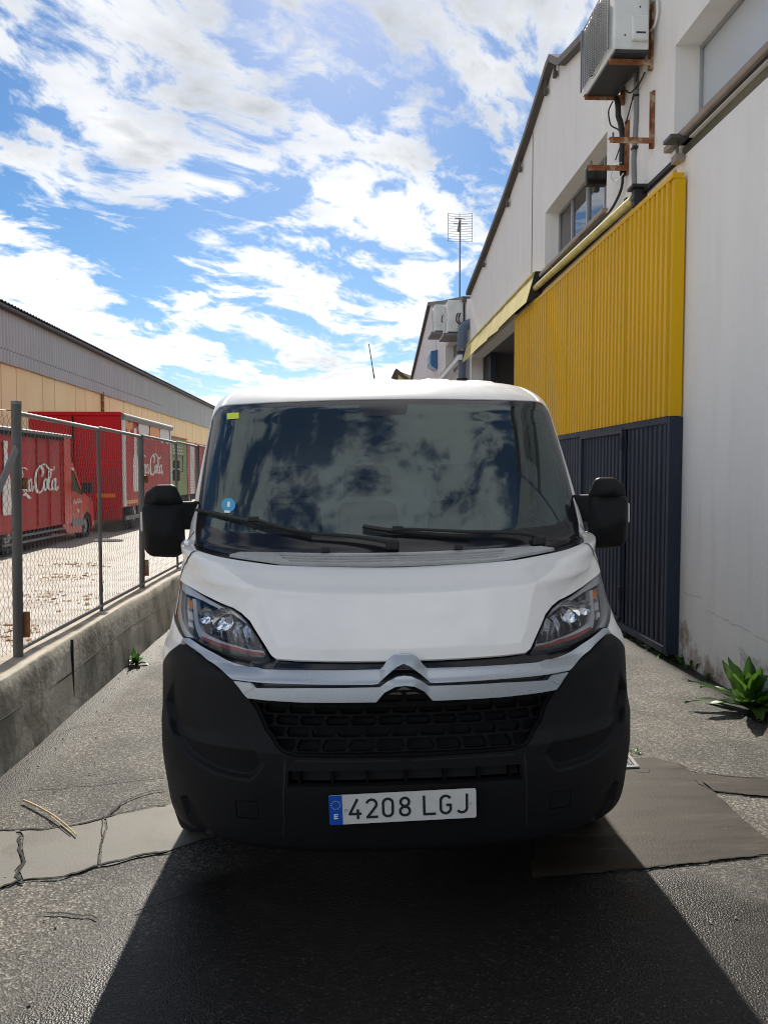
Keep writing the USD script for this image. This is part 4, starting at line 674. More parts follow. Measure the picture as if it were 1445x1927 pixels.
for (x0p, x1p, yt, yb_, Yn, lab) in ((842, 875, 565, 624, 19.15, 'nearer of the two far air conditioners, with green pipes looping at its side'), (818, 846, 573, 622, 22.0, 'farther of the two far air conditioners beyond the drainpipe')):
    A_, B_ = ony(x0p, yb_, Yn), ony(x1p - 3, yt, Yn); a = ac_unit(A_[0], B_[0], Yn, Yn + .95, A_[2], B_[2], lab); a.part('shelf', box(A_[0] - .10, XR, Yn - .02, Yn + .95, A_[2] - .09, A_[2] - .03), 'galv', None, False)
    for k in range(2): c0_, c1_ = V([B_[0] - .14 + .06 * k, Yn - .05, A_[2] + .45]), V([B_[0] + .05, Yn - .03, A_[2] - .1]); a.part('pipe', tube(curve([c0_, c0_ + [-.05, -.05, -.18], (c0_ + c1_) / 2 + [.02, -.06, -.08], c1_ + [-.04, 0, .1], c1_], 16), .016, 6), 'cable_black', None, True)
    a.done()
me = onx(865, 562, 2.98); mt = onx(865, 405, 2.98); an = Thing('tv_antenna', 'grid television antenna on a thin mast above the far air conditioners', 'antenna')
an.part('mast', tube([(2.98, me[1], 4.9), (2.98, me[1], mt[2] - .25)], .022, 8), 'conduit_grey', None, 40); zc = onx(865, 430, 2.98)[2]; yc = me[1]
gr = [tube(curve([(2.98 - .34, yc - .08, z_), (2.98 - .05, yc, z_), (2.98 + .32, yc - .08, z_)], 9), .006, 5) for z_ in np.linspace(zc - .36, zc + .36, 12)] + [tube([(2.98 + q, yc - .04, zc - .37), (2.98 + q, yc - .04, zc + .37)], .009, 6) for q in (-.33, -.02, .31)]
i_ = an.part('reflector_grid', cat(*gr), 'alu_frame', None, 40); an.part('boom', cat(bar((2.98, yc, zc), (2.90, yc - .45, zc + .06), .03, .03), bar((2.76, yc - .3, zc + .02), (3.14, yc - .3, zc + .02), .03, .01), bar((2.78, yc - .42, zc + .12), (3.05, yc - .42, zc + .10), .05, .012), bar((2.9, yc - .2, zc - .14), (2.98, yc, zc + .2), .05, .05)), 'conduit_grey', i_, False); an.done()
y3 = ony(762, 705, 46.0); b3 = Thing('yellow_building', 'small far yellow building with a dark corrugated roof above the van', 'building')
xa, xb = ony(748, 715, 46)[0], ony(790, 715, 46)[0]; b3.part('wall', box(xa + .05, xb + 6, 46.1, 58, -.1, 7.0), 'yellow_old', None, False); zr0, zr1 = ony(750, 694, 46)[2], ony(776, 712, 46)[2]
b3.part('gable', on_wall_y(46.1, 1)(extrude(Polygon([(xa + .05, 7.0), (xb, 7.0), (xb, zr1), (xa + .05, zr0 - .1)]), .1)), 'yellow_old', None, False)
v, f = corrugated(0, 3.4, 0, 12, .35, .10, .02, 'sine'); dxr = V([xb - xa, 0, zr1 - zr0 - .5]); ln = np.linalg.norm(dxr)
b3.part('roof', frame_map((xa - .1, 45.8, zr0), (0, 1, 0), dxr / ln, np.cross((0, 1, 0), dxr / ln) * 1)(corrugated(0, 12, 0, ln * 2, .5, .16, .02, 'sine')), 'roof_sheet', None, 40); b3.done()
# what stands behind the camera along the same street
bk = Thing('rear_warehouse', 'white warehouse continuing along the street behind the camera', 'building'); bk.part('wall', on_wall_x(XR + .3, -1)(extrude(Polygon([(-12, -.1), (3.7, -.1), (3.7, 5.8), (-4, 7.3), (-12, 5.8)]), .3)), 'white_render', None, False); bk.part('coping', box(XR - .05, XR + .3, 3.55, 3.7, 5.8, 5.9), 'roof_sheet', None, False); bk.done()
# ------------------------------------------------------------------ plants and small things
def leaf(base, az, length, width, rise, droop, n=7, fold=.25, wav=0.):
    t = np.linspace(0, 1, n); d = V([math.cos(az), math.sin(az), 0]); sd = V([-math.sin(az), math.cos(az), 0])
    c = V(base) + np.outer(length * t * math.cos(rise), d) + np.outer(length * (t * math.sin(rise) - droop * t ** 2), [0, 0, 1.0]); w = width * np.sin(np.pi * np.clip(t * .93 + .07, 0, 1)) ** .75 * (1 - .25 * t); w[-1] = .002
    rip = wav * np.sin(t * 17); L = c + np.outer(w / 2, sd) + np.outer(w * fold + rip, [0, 0, 1.0]); R = c - np.outer(w / 2, sd) + np.outer(w * fold - rip, [0, 0, 1.0]); v = np.vstack([L, c, R]); k = np.arange(n - 1)
    return v, np.vstack([np.c_[k, k + 1, n + k + 1], np.c_[k, n + k + 1, n + k], np.c_[n + k, n + k + 1, 2 * n + k + 1], np.c_[n + k, 2 * n + k + 1, 2 * n + k]])
def rosette(name, label, catg, c, n, L, W, seed, rise=(.15, 1.35), grp=None):
    r = random.Random(seed); t = Thing(name, label, catg, grp)
    for k in range(n):
        h = (k + .5) / n; ri = rise[0] + (rise[1] - rise[0]) * h + r.uniform(-.1, .1); az = k * 2.4 + r.uniform(-.6, .6); l_ = L * r.uniform(.55, 1.15) * (1 - .25 * h)
        t.part('leaf', leaf((c[0] + r.uniform(-.02, .02), c[1] + r.uniform(-.02, .02), c[2] + .01), az, l_, W * r.uniform(.6, 1.2), ri, r.uniform(.15, .45) * (1 - .4 * h), 8, .14, W * .09), ('leaf_green', 'leaf_bright', 'leaf_deep', 'leaf_green')[r.randrange(4)], None, 60)
    t.part('stem', tube([(c[0], c[1], c[2] - .01), (c[0], c[1], c[2] + L * .18)], [.012, .004], 6), 'leaf_deep', None, 40); t.done()
c = onz(1428, 1322, 0); rosette('dock_plant', 'large leafy weed with long pointed leaves at the foot of the white wall', 'plant', (2.80, c[1] - .16, 0), 34, .50, .12, 4, (.28, 1.45))
c = onz(252, 1250, 0); rosette('dock_plant', 'small leafy weed growing at the foot of the low concrete wall', 'plant', (c[0] + .02, c[1], 0), 22, .20, .042, 9, (.25, 1.35))
def tuft(label, pts, seed, L=.09, n=22, name='weed'):
    r = random.Random(seed); t = Thing(name, label, 'weed'); ms = []
    for k in range(n):
        p = pts[int(r.random() * len(pts))]; q = (p[0] + r.uniform(-.05, .05), p[1] + r.uniform(-.06, .06), 0); ms.append(leaf(q, r.uniform(0, 6.28), L * r.uniform(.4, 1.1), L * .28 * r.uniform(.6, 1.2), r.uniform(.2, 1.3), .3, 5, .15))
    t.part('foliage', cat(*ms), 'leaf_green', None, 60); t.part('dead_leaf', cat(*[leaf((p[0], p[1], 0), r.uniform(0, 6.28), L * .7, L * .2, .1, .1, 5) for p in pts]), 'straw', None, 60); t.done()
g2 = lambda px: [tuple(onz(x, y, 0)) for x, y in px]
tuft('strip of weeds under the near end of the slate gate', g2([(1198, 1203), (1215, 1212), (1232, 1222), (1246, 1232)]), 1, .15, 110); tuft('strip of weeds along the foot of the white wall beside the gate', g2([(1270, 1238), (1288, 1248), (1305, 1256), (1322, 1262), (1340, 1276)]), 2, .13, 110)
tuft('tall spindly weed where the slate gate meets the white wall', g2([(1278, 1238)]), 3, .26, 22); tuft('few low weeds farther along the slate gate', g2([(1178, 1192), (1188, 1198)]), 5, .12, 40)
tuft('pale dry tuft at the drain cover corner', g2([(1190, 1420), (1178, 1415)]), 6, .05, 14)
s0, s1 = onz(44, 1511, 0), onz(144, 1577, 0); sm = (s0 + s1) / 2; tw = Thing('straw_stalk', 'dry straw stalk lying across the cracked patch on the left', 'straw'); tw.part('stalk', tube(curve([s0 + [0, 0, .012], sm + [.015, .01, .016], s1 + [0, 0, .012]], 14), np.linspace(.006, .0035, 14), 6), 'straw'); tw.part('split_end', tube([sm + [.01, 0, .015], s1 + [-.03, .02, .012]], .0025, 5), 'straw'); tw.done()
# ------------------------------------------------------------------ the van: a body surface of plan slices (z, w0, half width, corner length, exponent, side rise)
VYAW, VROLL = math.radians(-0.3), math.radians(0.9)
_pc = EYE + ray(758, 1518) * 2.72
VB = V([-math.sin(VYAW), math.cos(VYAW), 0]); _u = V([math.cos(VYAW), math.sin(VYAW), 0])
VU = _u * math.cos(VROLL) + ZUP * math.sin(VROLL); VZ = ZUP * math.cos(VROLL) - _u * math.sin(VROLL)
VP0 = V([_pc[0] + .022, _pc[1] + .01, -.004])
VMAT = Gf.Matrix4d(*VU, 0, *VB, 0, *VZ, 0, *VP0, 1)
def vworld(p): p = np.asarray(p, float); return VP0 + p[..., 0:1] * VU + p[..., 1:2] * VB + p[..., 2:3] * VZ
def vlocal_on_w(x, y, w):
    """Where the photograph's ray meets the van's own plane w = const."""
    d = ray(x, y); k = ((VP0 + VB * w - EYE) @ VB) / (d @ VB); q = EYE + d * k - VP0
    return V([q @ VU, q @ VB, q @ VZ])
def vlocal_on_u(x, y, u):
    d = ray(x, y); k = ((VP0 + VU * u - EYE) @ VU) / (d @ VU); q = EYE + d * k - VP0
    return V([q @ VU, q @ VB, q @ VZ])
def proj(p):
    q = np.asarray(p, float) - EYE; k = q @ FW
    return np.stack([722.5 + FPX * (q @ RT) / k, 963.5 - FPX * (q @ UPV) / k], -1)
SL = V([[.235, .15, .92, .68, 2.7, 0], [.295, .07, .962, .66, 2.7, 0], [.42, .02, .975, .66, 2.6, 0], [.58, .0, .985, .66, 2.6, 0], [.66, .0, .985, .66, 2.6, 0], [.71, .03, .99, .66, 2.5, 0],
        [.88, .05, .992, .66, 2.4, 0], [.955, .065, .99, .68, 2.4, 0], [.985, .09, .982, .70, 2.4, .0], [1.08, .175, .972, .74, 2.4, .02], [1.160, .258, .965, .72, 2.4, .05], [1.188, .287, .965, .71, 2.4, .058],
        [1.205, .325, .966, .70, 2.4, .065], [1.264, .462, .985, .61, 2.4, .078], *[[1.285 + .745 * t, .735 + .68 * t - .07 * t * (1 - t), .98 - .032 * t, .42 - .08 * t, 2.4 + .6 * t, .065 - .095 * t] for t in (0, .12, .25, .4, .55, .7, .85, 1.)],
        [2.10, 1.52, .935, .36, 3.0, -.03], [2.16, 1.66, .905, .45, 2.8, -.02], [2.205, 1.93, .865, .5, 2.6, -.012], [2.228, 2.35, .78, .6, 2.4, -.005], [2.242, 2.85, .56, .8, 2.4, 0], [2.248, 3.3, .2, .5, 2.4, 0], [2.249, 3.5, .01, .5, 2.4, 0]])
WREAR = 4.95
TK = np.r_[0, np.cumsum(np.maximum(np.hypot(np.diff(SL[:, 0]), np.diff(SL[:, 1])), .02))]; TMAX = TK[-1]
PF = PchipInterpolator(TK, SL)
def zT0(z): return np.interp(z, SL[:, 0], TK)
_th = np.linspace(0, 1, 4000) ** 1.5 * math.pi / 2
_ru, _rw = .99 * np.sin(_th) ** (2 / 2.4), .67 * (1 - np.cos(_th) ** (2 / 2.4))
_rs = np.r_[0, np.cumsum(np.hypot(np.diff(_ru), np.diff(_rw)))]; SF = _rs[-1]; SMAX = SF + 3.8
def body(S, T):
    S, T = np.broadcast_arrays(np.asarray(S, float), np.asarray(T, float)); a = np.abs(S); sg = np.where(S < 0, -1., 1.)
    z, w0, U, L, n, dz = np.moveaxis(PF(np.clip(T, 0, TMAX)), -1, 0)
    th = np.interp(np.minimum(a, SF), _rs, _th); s_, c_ = np.sin(th), np.maximum(np.cos(th), 0)
    u = U * s_ ** (2 / n); w = w0 + L * (1 - c_ ** (2 / n)); w = w + np.maximum(a - SF, 0) / (SMAX - SF) * (WREAR - w0 - L)
    return np.stack([sg * u, w, z + dz * (u / U) ** 2], -1)
def bnormal(S, T, h=2e-3):
    n = np.cross(body(S + h, T) - body(S - h, T), body(S, T + h) - body(S, T - h)); return n / (np.linalg.norm(n, axis=-1, keepdims=True) + 1e-12)
_gs, _gt = np.meshgrid(np.linspace(-SF - .5, .12, 260), np.linspace(0.001, zT0(2.2), 420), indexing='ij')
def remap(pos):
    """The table that leads from the photograph's pixels back to the body's own S, T."""
    global _lin, _near
    P_ = vworld(pos(_gs, _gt)); N_ = bnormal(_gs, _gt); W_ = N_[..., 0:1] * VU + N_[..., 1:2] * VB + N_[..., 2:3] * VZ
    ok = ((P_ - EYE) * W_).sum(-1) < -.02; q = proj(P_)[ok]; s_ = np.stack([_gs, _gt], -1)[ok]
    _lin, _near = LinearNDInterpolator(q, s_), NearestNDInterpolator(q, s_)
remap(body)
def st(pts):
    p = np.asarray(pts, float); q = _lin(p); bad = np.isnan(q[:, 0])
    if bad.any(): q[bad] = _near(p[bad])
    return q
def zT(z): return np.interp(z, SL[:, 0], TK)
def side_st(wz, sgn=-1):
    """Points (w, z) on the flat of the side -> (S, T)."""
    out = []
    for w, z in wz:
        T = zT(z)
        for _ in range(12):
            q = PF(T); T += (z - (q[0] + q[5])) * .8; T = min(max(T, 0), TMAX)
        q = PF(T); S = SF + (w - q[1] - q[3]) / (WREAR - q[1] - q[3]) * (SMAX - SF); out.append((sgn * S, T))
    return V(out)
def sym(px, close=True):
    """A shape traced on one half of the van from middle to middle -> the whole shape."""
    q = st(px); q[0, 0] = q[-1, 0] = 0; r = q[::-1] * [-1, 1]
    return Polygon(np.vstack([q, r])).buffer(0)
def half(px): return Polygon(st(px)).buffer(0)
def mir(p): return affinity.scale(p, -1, 1, origin=(0, 0))
def clean(p, minarea=1e-6):
    return unary_union([g for g in getattr(p, 'geoms', [p]) if g.geom_type == 'Polygon' and g.area > minarea])
DISP = []
def disp(S, T): return sum((f(S, T) for f in DISP), np.zeros(np.broadcast(S, T).shape))
def place(S, T, off, d=True):
    n = bnormal(S, T); return body(S, T) + n * (off + (disp(S, T) if d else 0))[..., None]
def lifted_normal(S, T, off, d, h=4e-3):
    z = np.zeros_like(S) + 0.0
    n = np.cross(place(S + h, T, z, d) - place(S - h, T, z, d), place(S, T + h, z, d) - place(S, T - h, z, d)); return n / (np.linalg.norm(n, axis=-1, keepdims=True) + 1e-12)
def zT(z): return np.interp(z, SL[:, 0], TK)
_SG = np.unique(np.round(np.r_[-np.arange(SF + .5, SMAX + .1, .12), np.arange(-SF - .5, SF + .5, .015), np.arange(SF + .5, SMAX + .1, .12)], 4)); _TG = np.unique(np.round(np.r_[np.arange(0, zT(2.06), .012), np.arange(zT(2.06), TMAX + .05, .03)], 4))
_SF = np.arange(-SF - .5, SF + .5, .007); _TF = np.arange(0, zT(2.06), .006)
def panel(poly, off=0., rim=.02, d=True, cell=1, face=True, fine=False):
    """A skin over poly (in the body's own S, T) at off above the body, its edge turned in by rim. Returns vertices, faces, normals."""
    poly = clean(poly); vs, fs, ns, k = [], [], [], 0
    def add(ST, F, N=None, offs=None):
        nonlocal k
        S, T = ST[:, 0], ST[:, 1]; o = np.full(len(S), off) if offs is None else offs
        p = place(S, T, o, d); n = lifted_normal(S, T, o, d) if N is None else N
        t = np.cross(p[F[:, 1]] - p[F[:, 0]], p[F[:, 2]] - p[F[:, 0]]); fl = (t * n[F].mean(1)).sum(-1) < 0; F = F.copy(); F[fl] = F[fl][:, ::-1]
        vs.append(p); fs.append(F + k); ns.append(n); k += len(p)
    if face:
        x0, y0, x1, y1 = poly.bounds
        sg, tg = (_SF, _TF) if fine else (_SG, _TG)
        sg = sg[(sg > x0 - .3) & (sg < x1 + .3)]; tg = tg[(tg > y0 - .1) & (tg < y1 + .1)]
        A, B = np.meshgrid(np.arange(len(sg) - 1), np.arange(len(tg) - 1), indexing='ij'); A, B = A.ravel(), B.ravel()
        bx = shapely.box(sg[A], tg[B], sg[A + 1], tg[B + 1]); shapely.prepare(poly)
        ins = shapely.covers(poly, bx); edge = shapely.intersects(poly, bx) & ~ins
        if ins.any():
            a, b = A[ins], B[ins]; idx = lambda i, j: i * len(tg) + j
            Q = np.stack([idx(a, b), idx(a + 1, b), idx(a + 1, b + 1), idx(a, b + 1)], 1)
            u, inv = np.unique(Q, return_inverse=True); inv = inv.reshape(Q.shape)
            add(np.stack([sg[u // len(tg)], tg[u % len(tg)]], 1), np.vstack([inv[:, [0, 1, 2]], inv[:, [0, 2, 3]]]))
        V2, F2, kk = [], [], 0
        for g in shapely.intersection(poly, bx[edge]):
            for h in getattr(g, 'geoms', [g]):
                if h.geom_type != 'Polygon' or h.area < 1e-9: continue
                try: v, f = trimesh.creation.triangulate_polygon(h, engine='earcut')
                except Exception: continue
                if len(f): V2.append(v[:, :2]); F2.append(np.asarray(f) + kk); kk += len(v)
        if V2: add(np.vstack(V2), np.vstack(F2))
    if rim:
        for g in getattr(poly, 'geoms', [poly]):
            for ring in [g.exterior, *g.interiors]:
                c = np.asarray(shapely.segmentize(ring, .02).coords)[:, :2]; m = len(c)
                S, T = c[:, 0], c[:, 1]; top = place(S, T, np.full(m, off), d); bot = place(S, T, np.full(m, off - rim), d)
                tn = np.gradient(top, axis=0); nn = np.cross(tn, top - bot); nn /= np.linalg.norm(nn, axis=1, keepdims=True) + 1e-12
                if not ring.is_ccw: nn = nn * 1
                i = np.arange(m - 1); F = np.vstack([np.c_[i, i + 1, i + 1 + m], np.c_[i, i + 1 + m, i + m]])
                p = np.vstack([top, bot]); n = np.vstack([nn, nn])
                t = np.cross(p[F[:, 1]] - p[F[:, 0]], p[F[:, 2]] - p[F[:, 0]]); fl = (t * n[F].mean(1)).sum(-1) < 0; F[fl] = F[fl][:, ::-1]
                vs.append(p); fs.append(F + k); ns.append(n); k += len(p)
    return np.vstack(vs), np.vstack(fs), np.vstack(ns)

# traced outlines (photograph pixels, left half of the van)
PX = dict(
 hood=[(756, 1243), (640, 1244), (560, 1242.5), (520, 1240), (510, 1233), (496, 1210), (470, 1168), (454, 1153), (438, 1143), (396, 1125), (339, 1090), (344, 1076), (353, 1060), (364, 1044), (372, 1036), (410, 1047.5), (471, 1057.5), (516, 1063.5), (631, 1067), (740, 1068)],
 crease=[(756, 1221), (640, 1222), (560, 1222), (528, 1220), (514, 1195), (495, 1134), (478, 1100), (440, 1081), (402, 1062), (372, 1035), (410, 1047.5), (471, 1057.5), (516, 1063.5), (631, 1067), (740, 1068)],
 glass=[(707, 751), (560, 755), (459, 759.5), (428, 761.5), (413, 766), (404, 777), (396.5, 795), (383, 871), (372, 950), (366.5, 1000), (368, 1015), (377, 1026), (433, 1041), (500, 1046), (600, 1048.5), (735, 1049)],
 clear=[(707, 760), (669, 761.5), (463, 769), (432, 771), (421, 777), (412, 799), (400, 850), (390, 895), (384, 955), (387, 975), (397, 990), (420, 998.5), (500, 1003), (585, 1006), (735, 1006)],
 camera=[(716, 750), (674, 752), (676, 764), (684, 780), (716, 781)],
 cowl=[(735, 1046), (600, 1045.5), (500, 1043), (433, 1038), (377, 1023), (366, 1014), (365, 1026), (372, 1038), (410, 1050), (471, 1060), (516, 1066), (631, 1070), (740, 1071)],
 cowl_panel=[(735, 1041), (640, 1041.5), (532, 1040.5), (480, 1040), (452, 1040), (432, 1045), (470, 1051), (500, 1055), (529, 1059.5), (560, 1061.5), (640, 1062.5), (738, 1062.5)],
 upper=[(756, 1236.5), (742, 1239.5), (727, 1251), (715, 1260.5), (574, 1262), (498, 1260.5), (453, 1254.5), (422, 1242), (384, 1220), (361, 1204), (349, 1204), (351, 1211), (384, 1236.5), (422, 1262), (441, 1278), (475, 1282.5), (498, 1284.5), (574, 1287), (700, 1288), (711, 1286.5), (727, 1271), (746, 1258), (756, 1255.5)],
 lower=[(756, 1271), (746, 1273), (730, 1281), (714, 1293), (574, 1294.5), (484, 1294.5), (480, 1289), (475.5, 1285), (443, 1281), (460, 1305), (468, 1313.5), (498, 1317), (574, 1321.5), (708, 1321), (723, 1303), (742, 1291.5), (756, 1289)],
 front=[(756, 1236), (640, 1237), (560, 1236), (510, 1233), (500, 1236), (460, 1233), (422, 1225), (384, 1210), (361, 1198), (346, 1198), (340, 1211), (380, 1240), (418, 1268), (437, 1285), (455, 1310), (478, 1342), (493, 1376), (512, 1407), (530, 1424), (555, 1431), (689, 1433), (752, 1432)],
 bumper=[(752, 1427), (689, 1427.5), (555.5, 1425.5), (533, 1419), (517.5, 1404), (498, 1374), (483, 1339), (468, 1317), (459, 1306), (441, 1281), (422, 1265), (384, 1239), (350, 1213.5), (338.5, 1212.5), (322, 1225), (312, 1237)],
 lamp=[(337, 1091), (341, 1092.5), (396, 1128), (437, 1146), (452, 1156), (467, 1171), (493, 1213), (506, 1235), (502, 1239), (460, 1236), (422, 1228.5), (384, 1213), (361, 1201), (346, 1199), (333, 1175.6), (328, 1153), (329, 1126)],
 lamp_top=[(337, 1093), (341, 1095), (396, 1130), (437, 1148), (451, 1158), (462, 1170), (451, 1164), (440, 1156), (424, 1148), (379, 1129), (345, 1116), (331, 1113)],
 lamp_rim=[(331, 1113), (338, 1116), (336, 1140), (339, 1163), (348, 1184), (362, 1198), (346, 1197), (335, 1175), (330, 1153), (330, 1126)],
 lamp_ind=[(339, 1121), (352, 1124), (355, 1160), (357, 1178), (350, 1180), (342, 1163), (338, 1140)],
 lamp_strip=[(353, 1124), (360, 1125), (362, 1145), (365, 1167), (374, 1184), (396.5, 1196), (441.5, 1211), (492, 1220), (496, 1228), (438, 1219.5), (396.5, 1209.5), (367, 1194), (360, 1177), (356, 1150)],
 lamp_bowl=[(363, 1127), (388, 1134), (441.5, 1156), (458, 1169), (491, 1216), (445, 1207), (414, 1197), (379, 1184), (369, 1167)],
 scoop=[(312, 1322), (318, 1360), (327, 1392), (342, 1417), (365, 1438), (400, 1458), (440, 1469), (456, 1471), (436, 1459), (418, 1434), (400, 1400), (375, 1355), (345, 1318), (322, 1308)],
 slot=[(751, 1449), (588, 1451.5), (542, 1452), (541, 1481), (588, 1481), (751, 1478)],
 towcover=[(444, 1508), (484, 1510), (486, 1541), (446, 1538)],
 winglet=[(338, 1498), (350, 1495), (372, 1520), (402, 1570), (386, 1572), (350, 1535)])
def smooth(x): x = np.clip(x, 0, 1); return x * x * (3 - 2 * x)
T_LIP, T_COWL = zT(.95), zT(1.245)
_cr = sym(PX['crease']); shapely.prepare(_cr)
def _scallop(S, T):
    sh = np.broadcast(S, T).shape; S, T = np.broadcast_to(S, sh), np.broadcast_to(T, sh); out = np.zeros(sh)
    on = (T > T_LIP - .12) & (T < T_COWL + .06) & (np.abs(S) < 1.5)
    if on.any():
        dd = shapely.distance(_cr, shapely.points(S[on], T[on]))
        win = smooth((T[on] - (T_LIP - .05)) / .06) * smooth((T_COWL - .01 - T[on]) / .20) * smooth((1.30 - np.abs(S[on])) / .28)
        out[on] = -.32 * np.minimum(dd, .14) * smooth((.38 - dd) / .18) * win
    return out
DISP.append(_scallop)
remap(lambda S, T: place(S, T, np.zeros(S.shape)))
P = {k: sym(v) for k, v in PX.items() if k in ('hood', 'crease', 'glass', 'clear', 'camera', 'cowl', 'cowl_panel', 'upper', 'lower', 'front', 'slot')}
P.update({k: half(v) for k, v in PX.items() if k.startswith('lamp') or k in ('scoop', 'towcover', 'winglet')})
def dent(poly, depth, soft, reach):
    shapely.prepare(poly); bb = poly.bounds; line = poly.boundary
    def f(S, T):
        sh = np.broadcast(S, T).shape; A, T = np.abs(np.broadcast_to(S, sh)), np.broadcast_to(T, sh); out = np.zeros(sh)
        on = (-A > bb[0] - reach) & (-A < bb[2] + reach) & (T > bb[1] - reach) & (T < bb[3] + reach)
        if on.any():
            q = shapely.points(-A[on], T[on]); inn = shapely.contains(poly, q); dl = shapely.distance(line, q)
            out[on] = np.where(inn, -depth * smooth(dl / soft), 0)
        return out
    return f
_low = LineString(st([(311, 1322), (317, 1360), (327, 1392), (342, 1417), (365, 1438), (400, 1458), (440, 1469), (470, 1473)])); shapely.prepare(P['scoop']); _sz = P['scoop'].buffer(.06); shapely.prepare(_sz)
_side = Polygon(list(_low.coords) + list(st([(500, 1440), (470, 1380), (420, 1320), (370, 1275), (330, 1270)]))).buffer(0); shapely.prepare(_side)
def _scoop(S, T):       # a hollow that is deepest just above its curved lower lip and runs out upwards
    sh = np.broadcast(S, T).shape; A, T = np.abs(np.broadcast_to(S, sh)), np.broadcast_to(T, sh); out = np.zeros(sh); b = _side.bounds
    on = (-A > b[0]) & (-A < b[2]) & (T > b[1]) & (T < b[3])
    if on.any():
        q = shapely.points(-A[on], T[on]); d = shapely.distance(_low, q); e = shapely.distance(_side.boundary, q)
        out[on] = np.where(shapely.contains(_side, q), -.028 * smooth(d / .022) * smooth((.17 - d) / .15) * smooth(e / .02), 0)
    return out
DISP.append(_scoop); DISP.append(dent(P['winglet'], .018, .02, .0))
def _flare(S, T):      # plastic wheel-arch lip and the step of the lower bumper
    a = np.abs(S); z = PF(np.clip(T, 0, TMAX))[..., 0]
    return .022 * smooth((a - (SF - .03)) / .06) * smooth((SF + .9 - a) / .4) * smooth((.875 - z) / .01) - .012 * smooth((a - .62) / .05) * smooth((.29 - z) / .06) * smooth((SF + .3 - a) / .2)
DISP.append(_flare)
T_R = zT(2.17)
def _ribs(S, T):
    a = np.abs(S); return .007 * smooth((T - T_R) / .08) * (smooth((np.cos(a * 2 * np.pi / .34) - .1) / .4)) * smooth((.95 - a) / .1) - .010 * smooth((T - zT(2.07)) / .02) * np.exp(-((a - (SF * .73)) / .018) ** 2)
DISP.append(_ribs)

side_end = side_st([(.52, .86), (.50, .60), (.52, .25)])
bl = np.vstack([st(PX['bumper']), side_end, [[side_end[-1, 0], 0.0]], [[0, 0]]]); bl[0, 0] = 0; bl[0, 1] = st([PX['bumper'][0]])[0, 1]
BUMP = Polygon(np.vstack([bl, bl[::-1] * [-1, 1]])).buffer(0)
arch = lambda r, s: Polygon(side_st([(.948 + r * math.cos(t), .36 + r * math.sin(t)) for t in np.linspace(-.55, math.pi + .55, 40)], s))
rarch = lambda r, s: Polygon(side_st([(3.98 + r * math.cos(t), .36 + r * math.sin(t)) for t in np.linspace(-.55, math.pi + .55, 40)], s))
ARCH = unary_union([g(r_, s) for g, r_ in ((arch, .42), (rarch, .42)) for s in (-1, 1)])
doorwin = lambda s: Polygon(side_st([(1.36, 1.36), (1.47, 1.62), (1.66, 1.90), (1.74, 1.93), (2.16, 1.94), (2.20, 1.90), (2.20, 1.38), (2.16, 1.34), (1.40, 1.33)], s)).buffer(.02, join_style='round').buffer(0)
DW = {s: doorwin(s) for s in (-1, 1)}
DOM = sbox(-SMAX, 0.0, SMAX, TMAX)
LAMPS = unary_union([P['lamp'], mir(P['lamp'])])
BUMP = BUMP.difference(ARCH)
skirt = sbox(-SMAX, 0, SMAX, zT(.30))
BODY = DOM.difference(unary_union([P['hood'].buffer(.004), P['glass'].buffer(.002), P['cowl'].buffer(.001), P['front'].buffer(.003), BUMP.buffer(.003), LAMPS.buffer(.006), ARCH, DW[-1], DW[1], skirt, *[sbox(*p.bounds) for p in []]]))
# what is left between the hood's rear edge, the lamps and the bumper belongs to no panel: keep only the large pieces
BODY = unary_union([g for g in getattr(BODY, 'geoms', [BODY]) if g.area > .05])
van = Thing('white_van', 'white panel van with black bumper and twin silver chevrons, parked facing the camera', 'van', matrix=VMAT)
def vp(name, pn, m, parent=None, label=None): return van.part(name, (pn[0], pn[1]), m, parent, 30, label, pn[2])
i_body = vp('body', panel(BODY, 0, .02), 'van_paint')
S_end = np.linspace(-SMAX, SMAX, 2)
_tt = np.linspace(0, TMAX, 60); _rr = body(np.full(60, SMAX), _tt); _ll = body(np.full(60, -SMAX), _tt)
_rv = np.vstack([_ll, _rr]); _rf = V([[k, k + 1, 60 + k + 1] for k in range(59)] + [[k, 61 + k, 60 + k] for k in range(59)])
van.part('rear_wall', (_rv, _rf), 'van_paint', None, False)
_u0 = body(np.linspace(-SF, SF, 60), np.zeros(60)) + [0, 0, .03]; _uv = np.vstack([_u0, [[.88, 4.93, .22], [-.88, 4.93, .22]]]); _c = len(_uv)
van.part('underside', (_uv, V([[60, 61, k] if k == 0 else [60, k - 1, k] for k in range(60)])), 'dark_void', None, False)
i_hood = vp('hood', panel(P['hood'], 0.0, .010, fine=True), 'van_paint')
i_bump = vp('bumper', panel(BUMP.difference(unary_union([P['slot'], P['towcover'].buffer(.003), mir(P['towcover']).buffer(.003)])), .0, .03, fine=True), 'bumper_plastic')
vp('tow_cover', panel(P['towcover'], -.002, .01), 'bumper_plastic', i_bump); vp('tow_cover', panel(mir(P['towcover']), -.002, .01), 'bumper_plastic', i_bump)
vp('intake_recess', panel(P['slot'], -.05, 0), 'dark_void', i_bump)
b0, t0, b1, t1 = P['slot'].bounds
for k in np.linspace(-.9, .9, 7): vp('intake_divider', panel(sbox(k * b1 - .004, t0, k * b1 + .004, t1), -.02, .03), 'grille_black', i_bump)
def seam(pts, parent, w=.0035, both=True, off=.0012, m='seal_black'):
    q = st(pts)
    for s_ in ((1, -1) if both else (1,)):
        g = LineString(q * [s_, 1]).buffer(w, cap_style='flat'); vp('shut_line', panel(g, off, 0), m, parent)
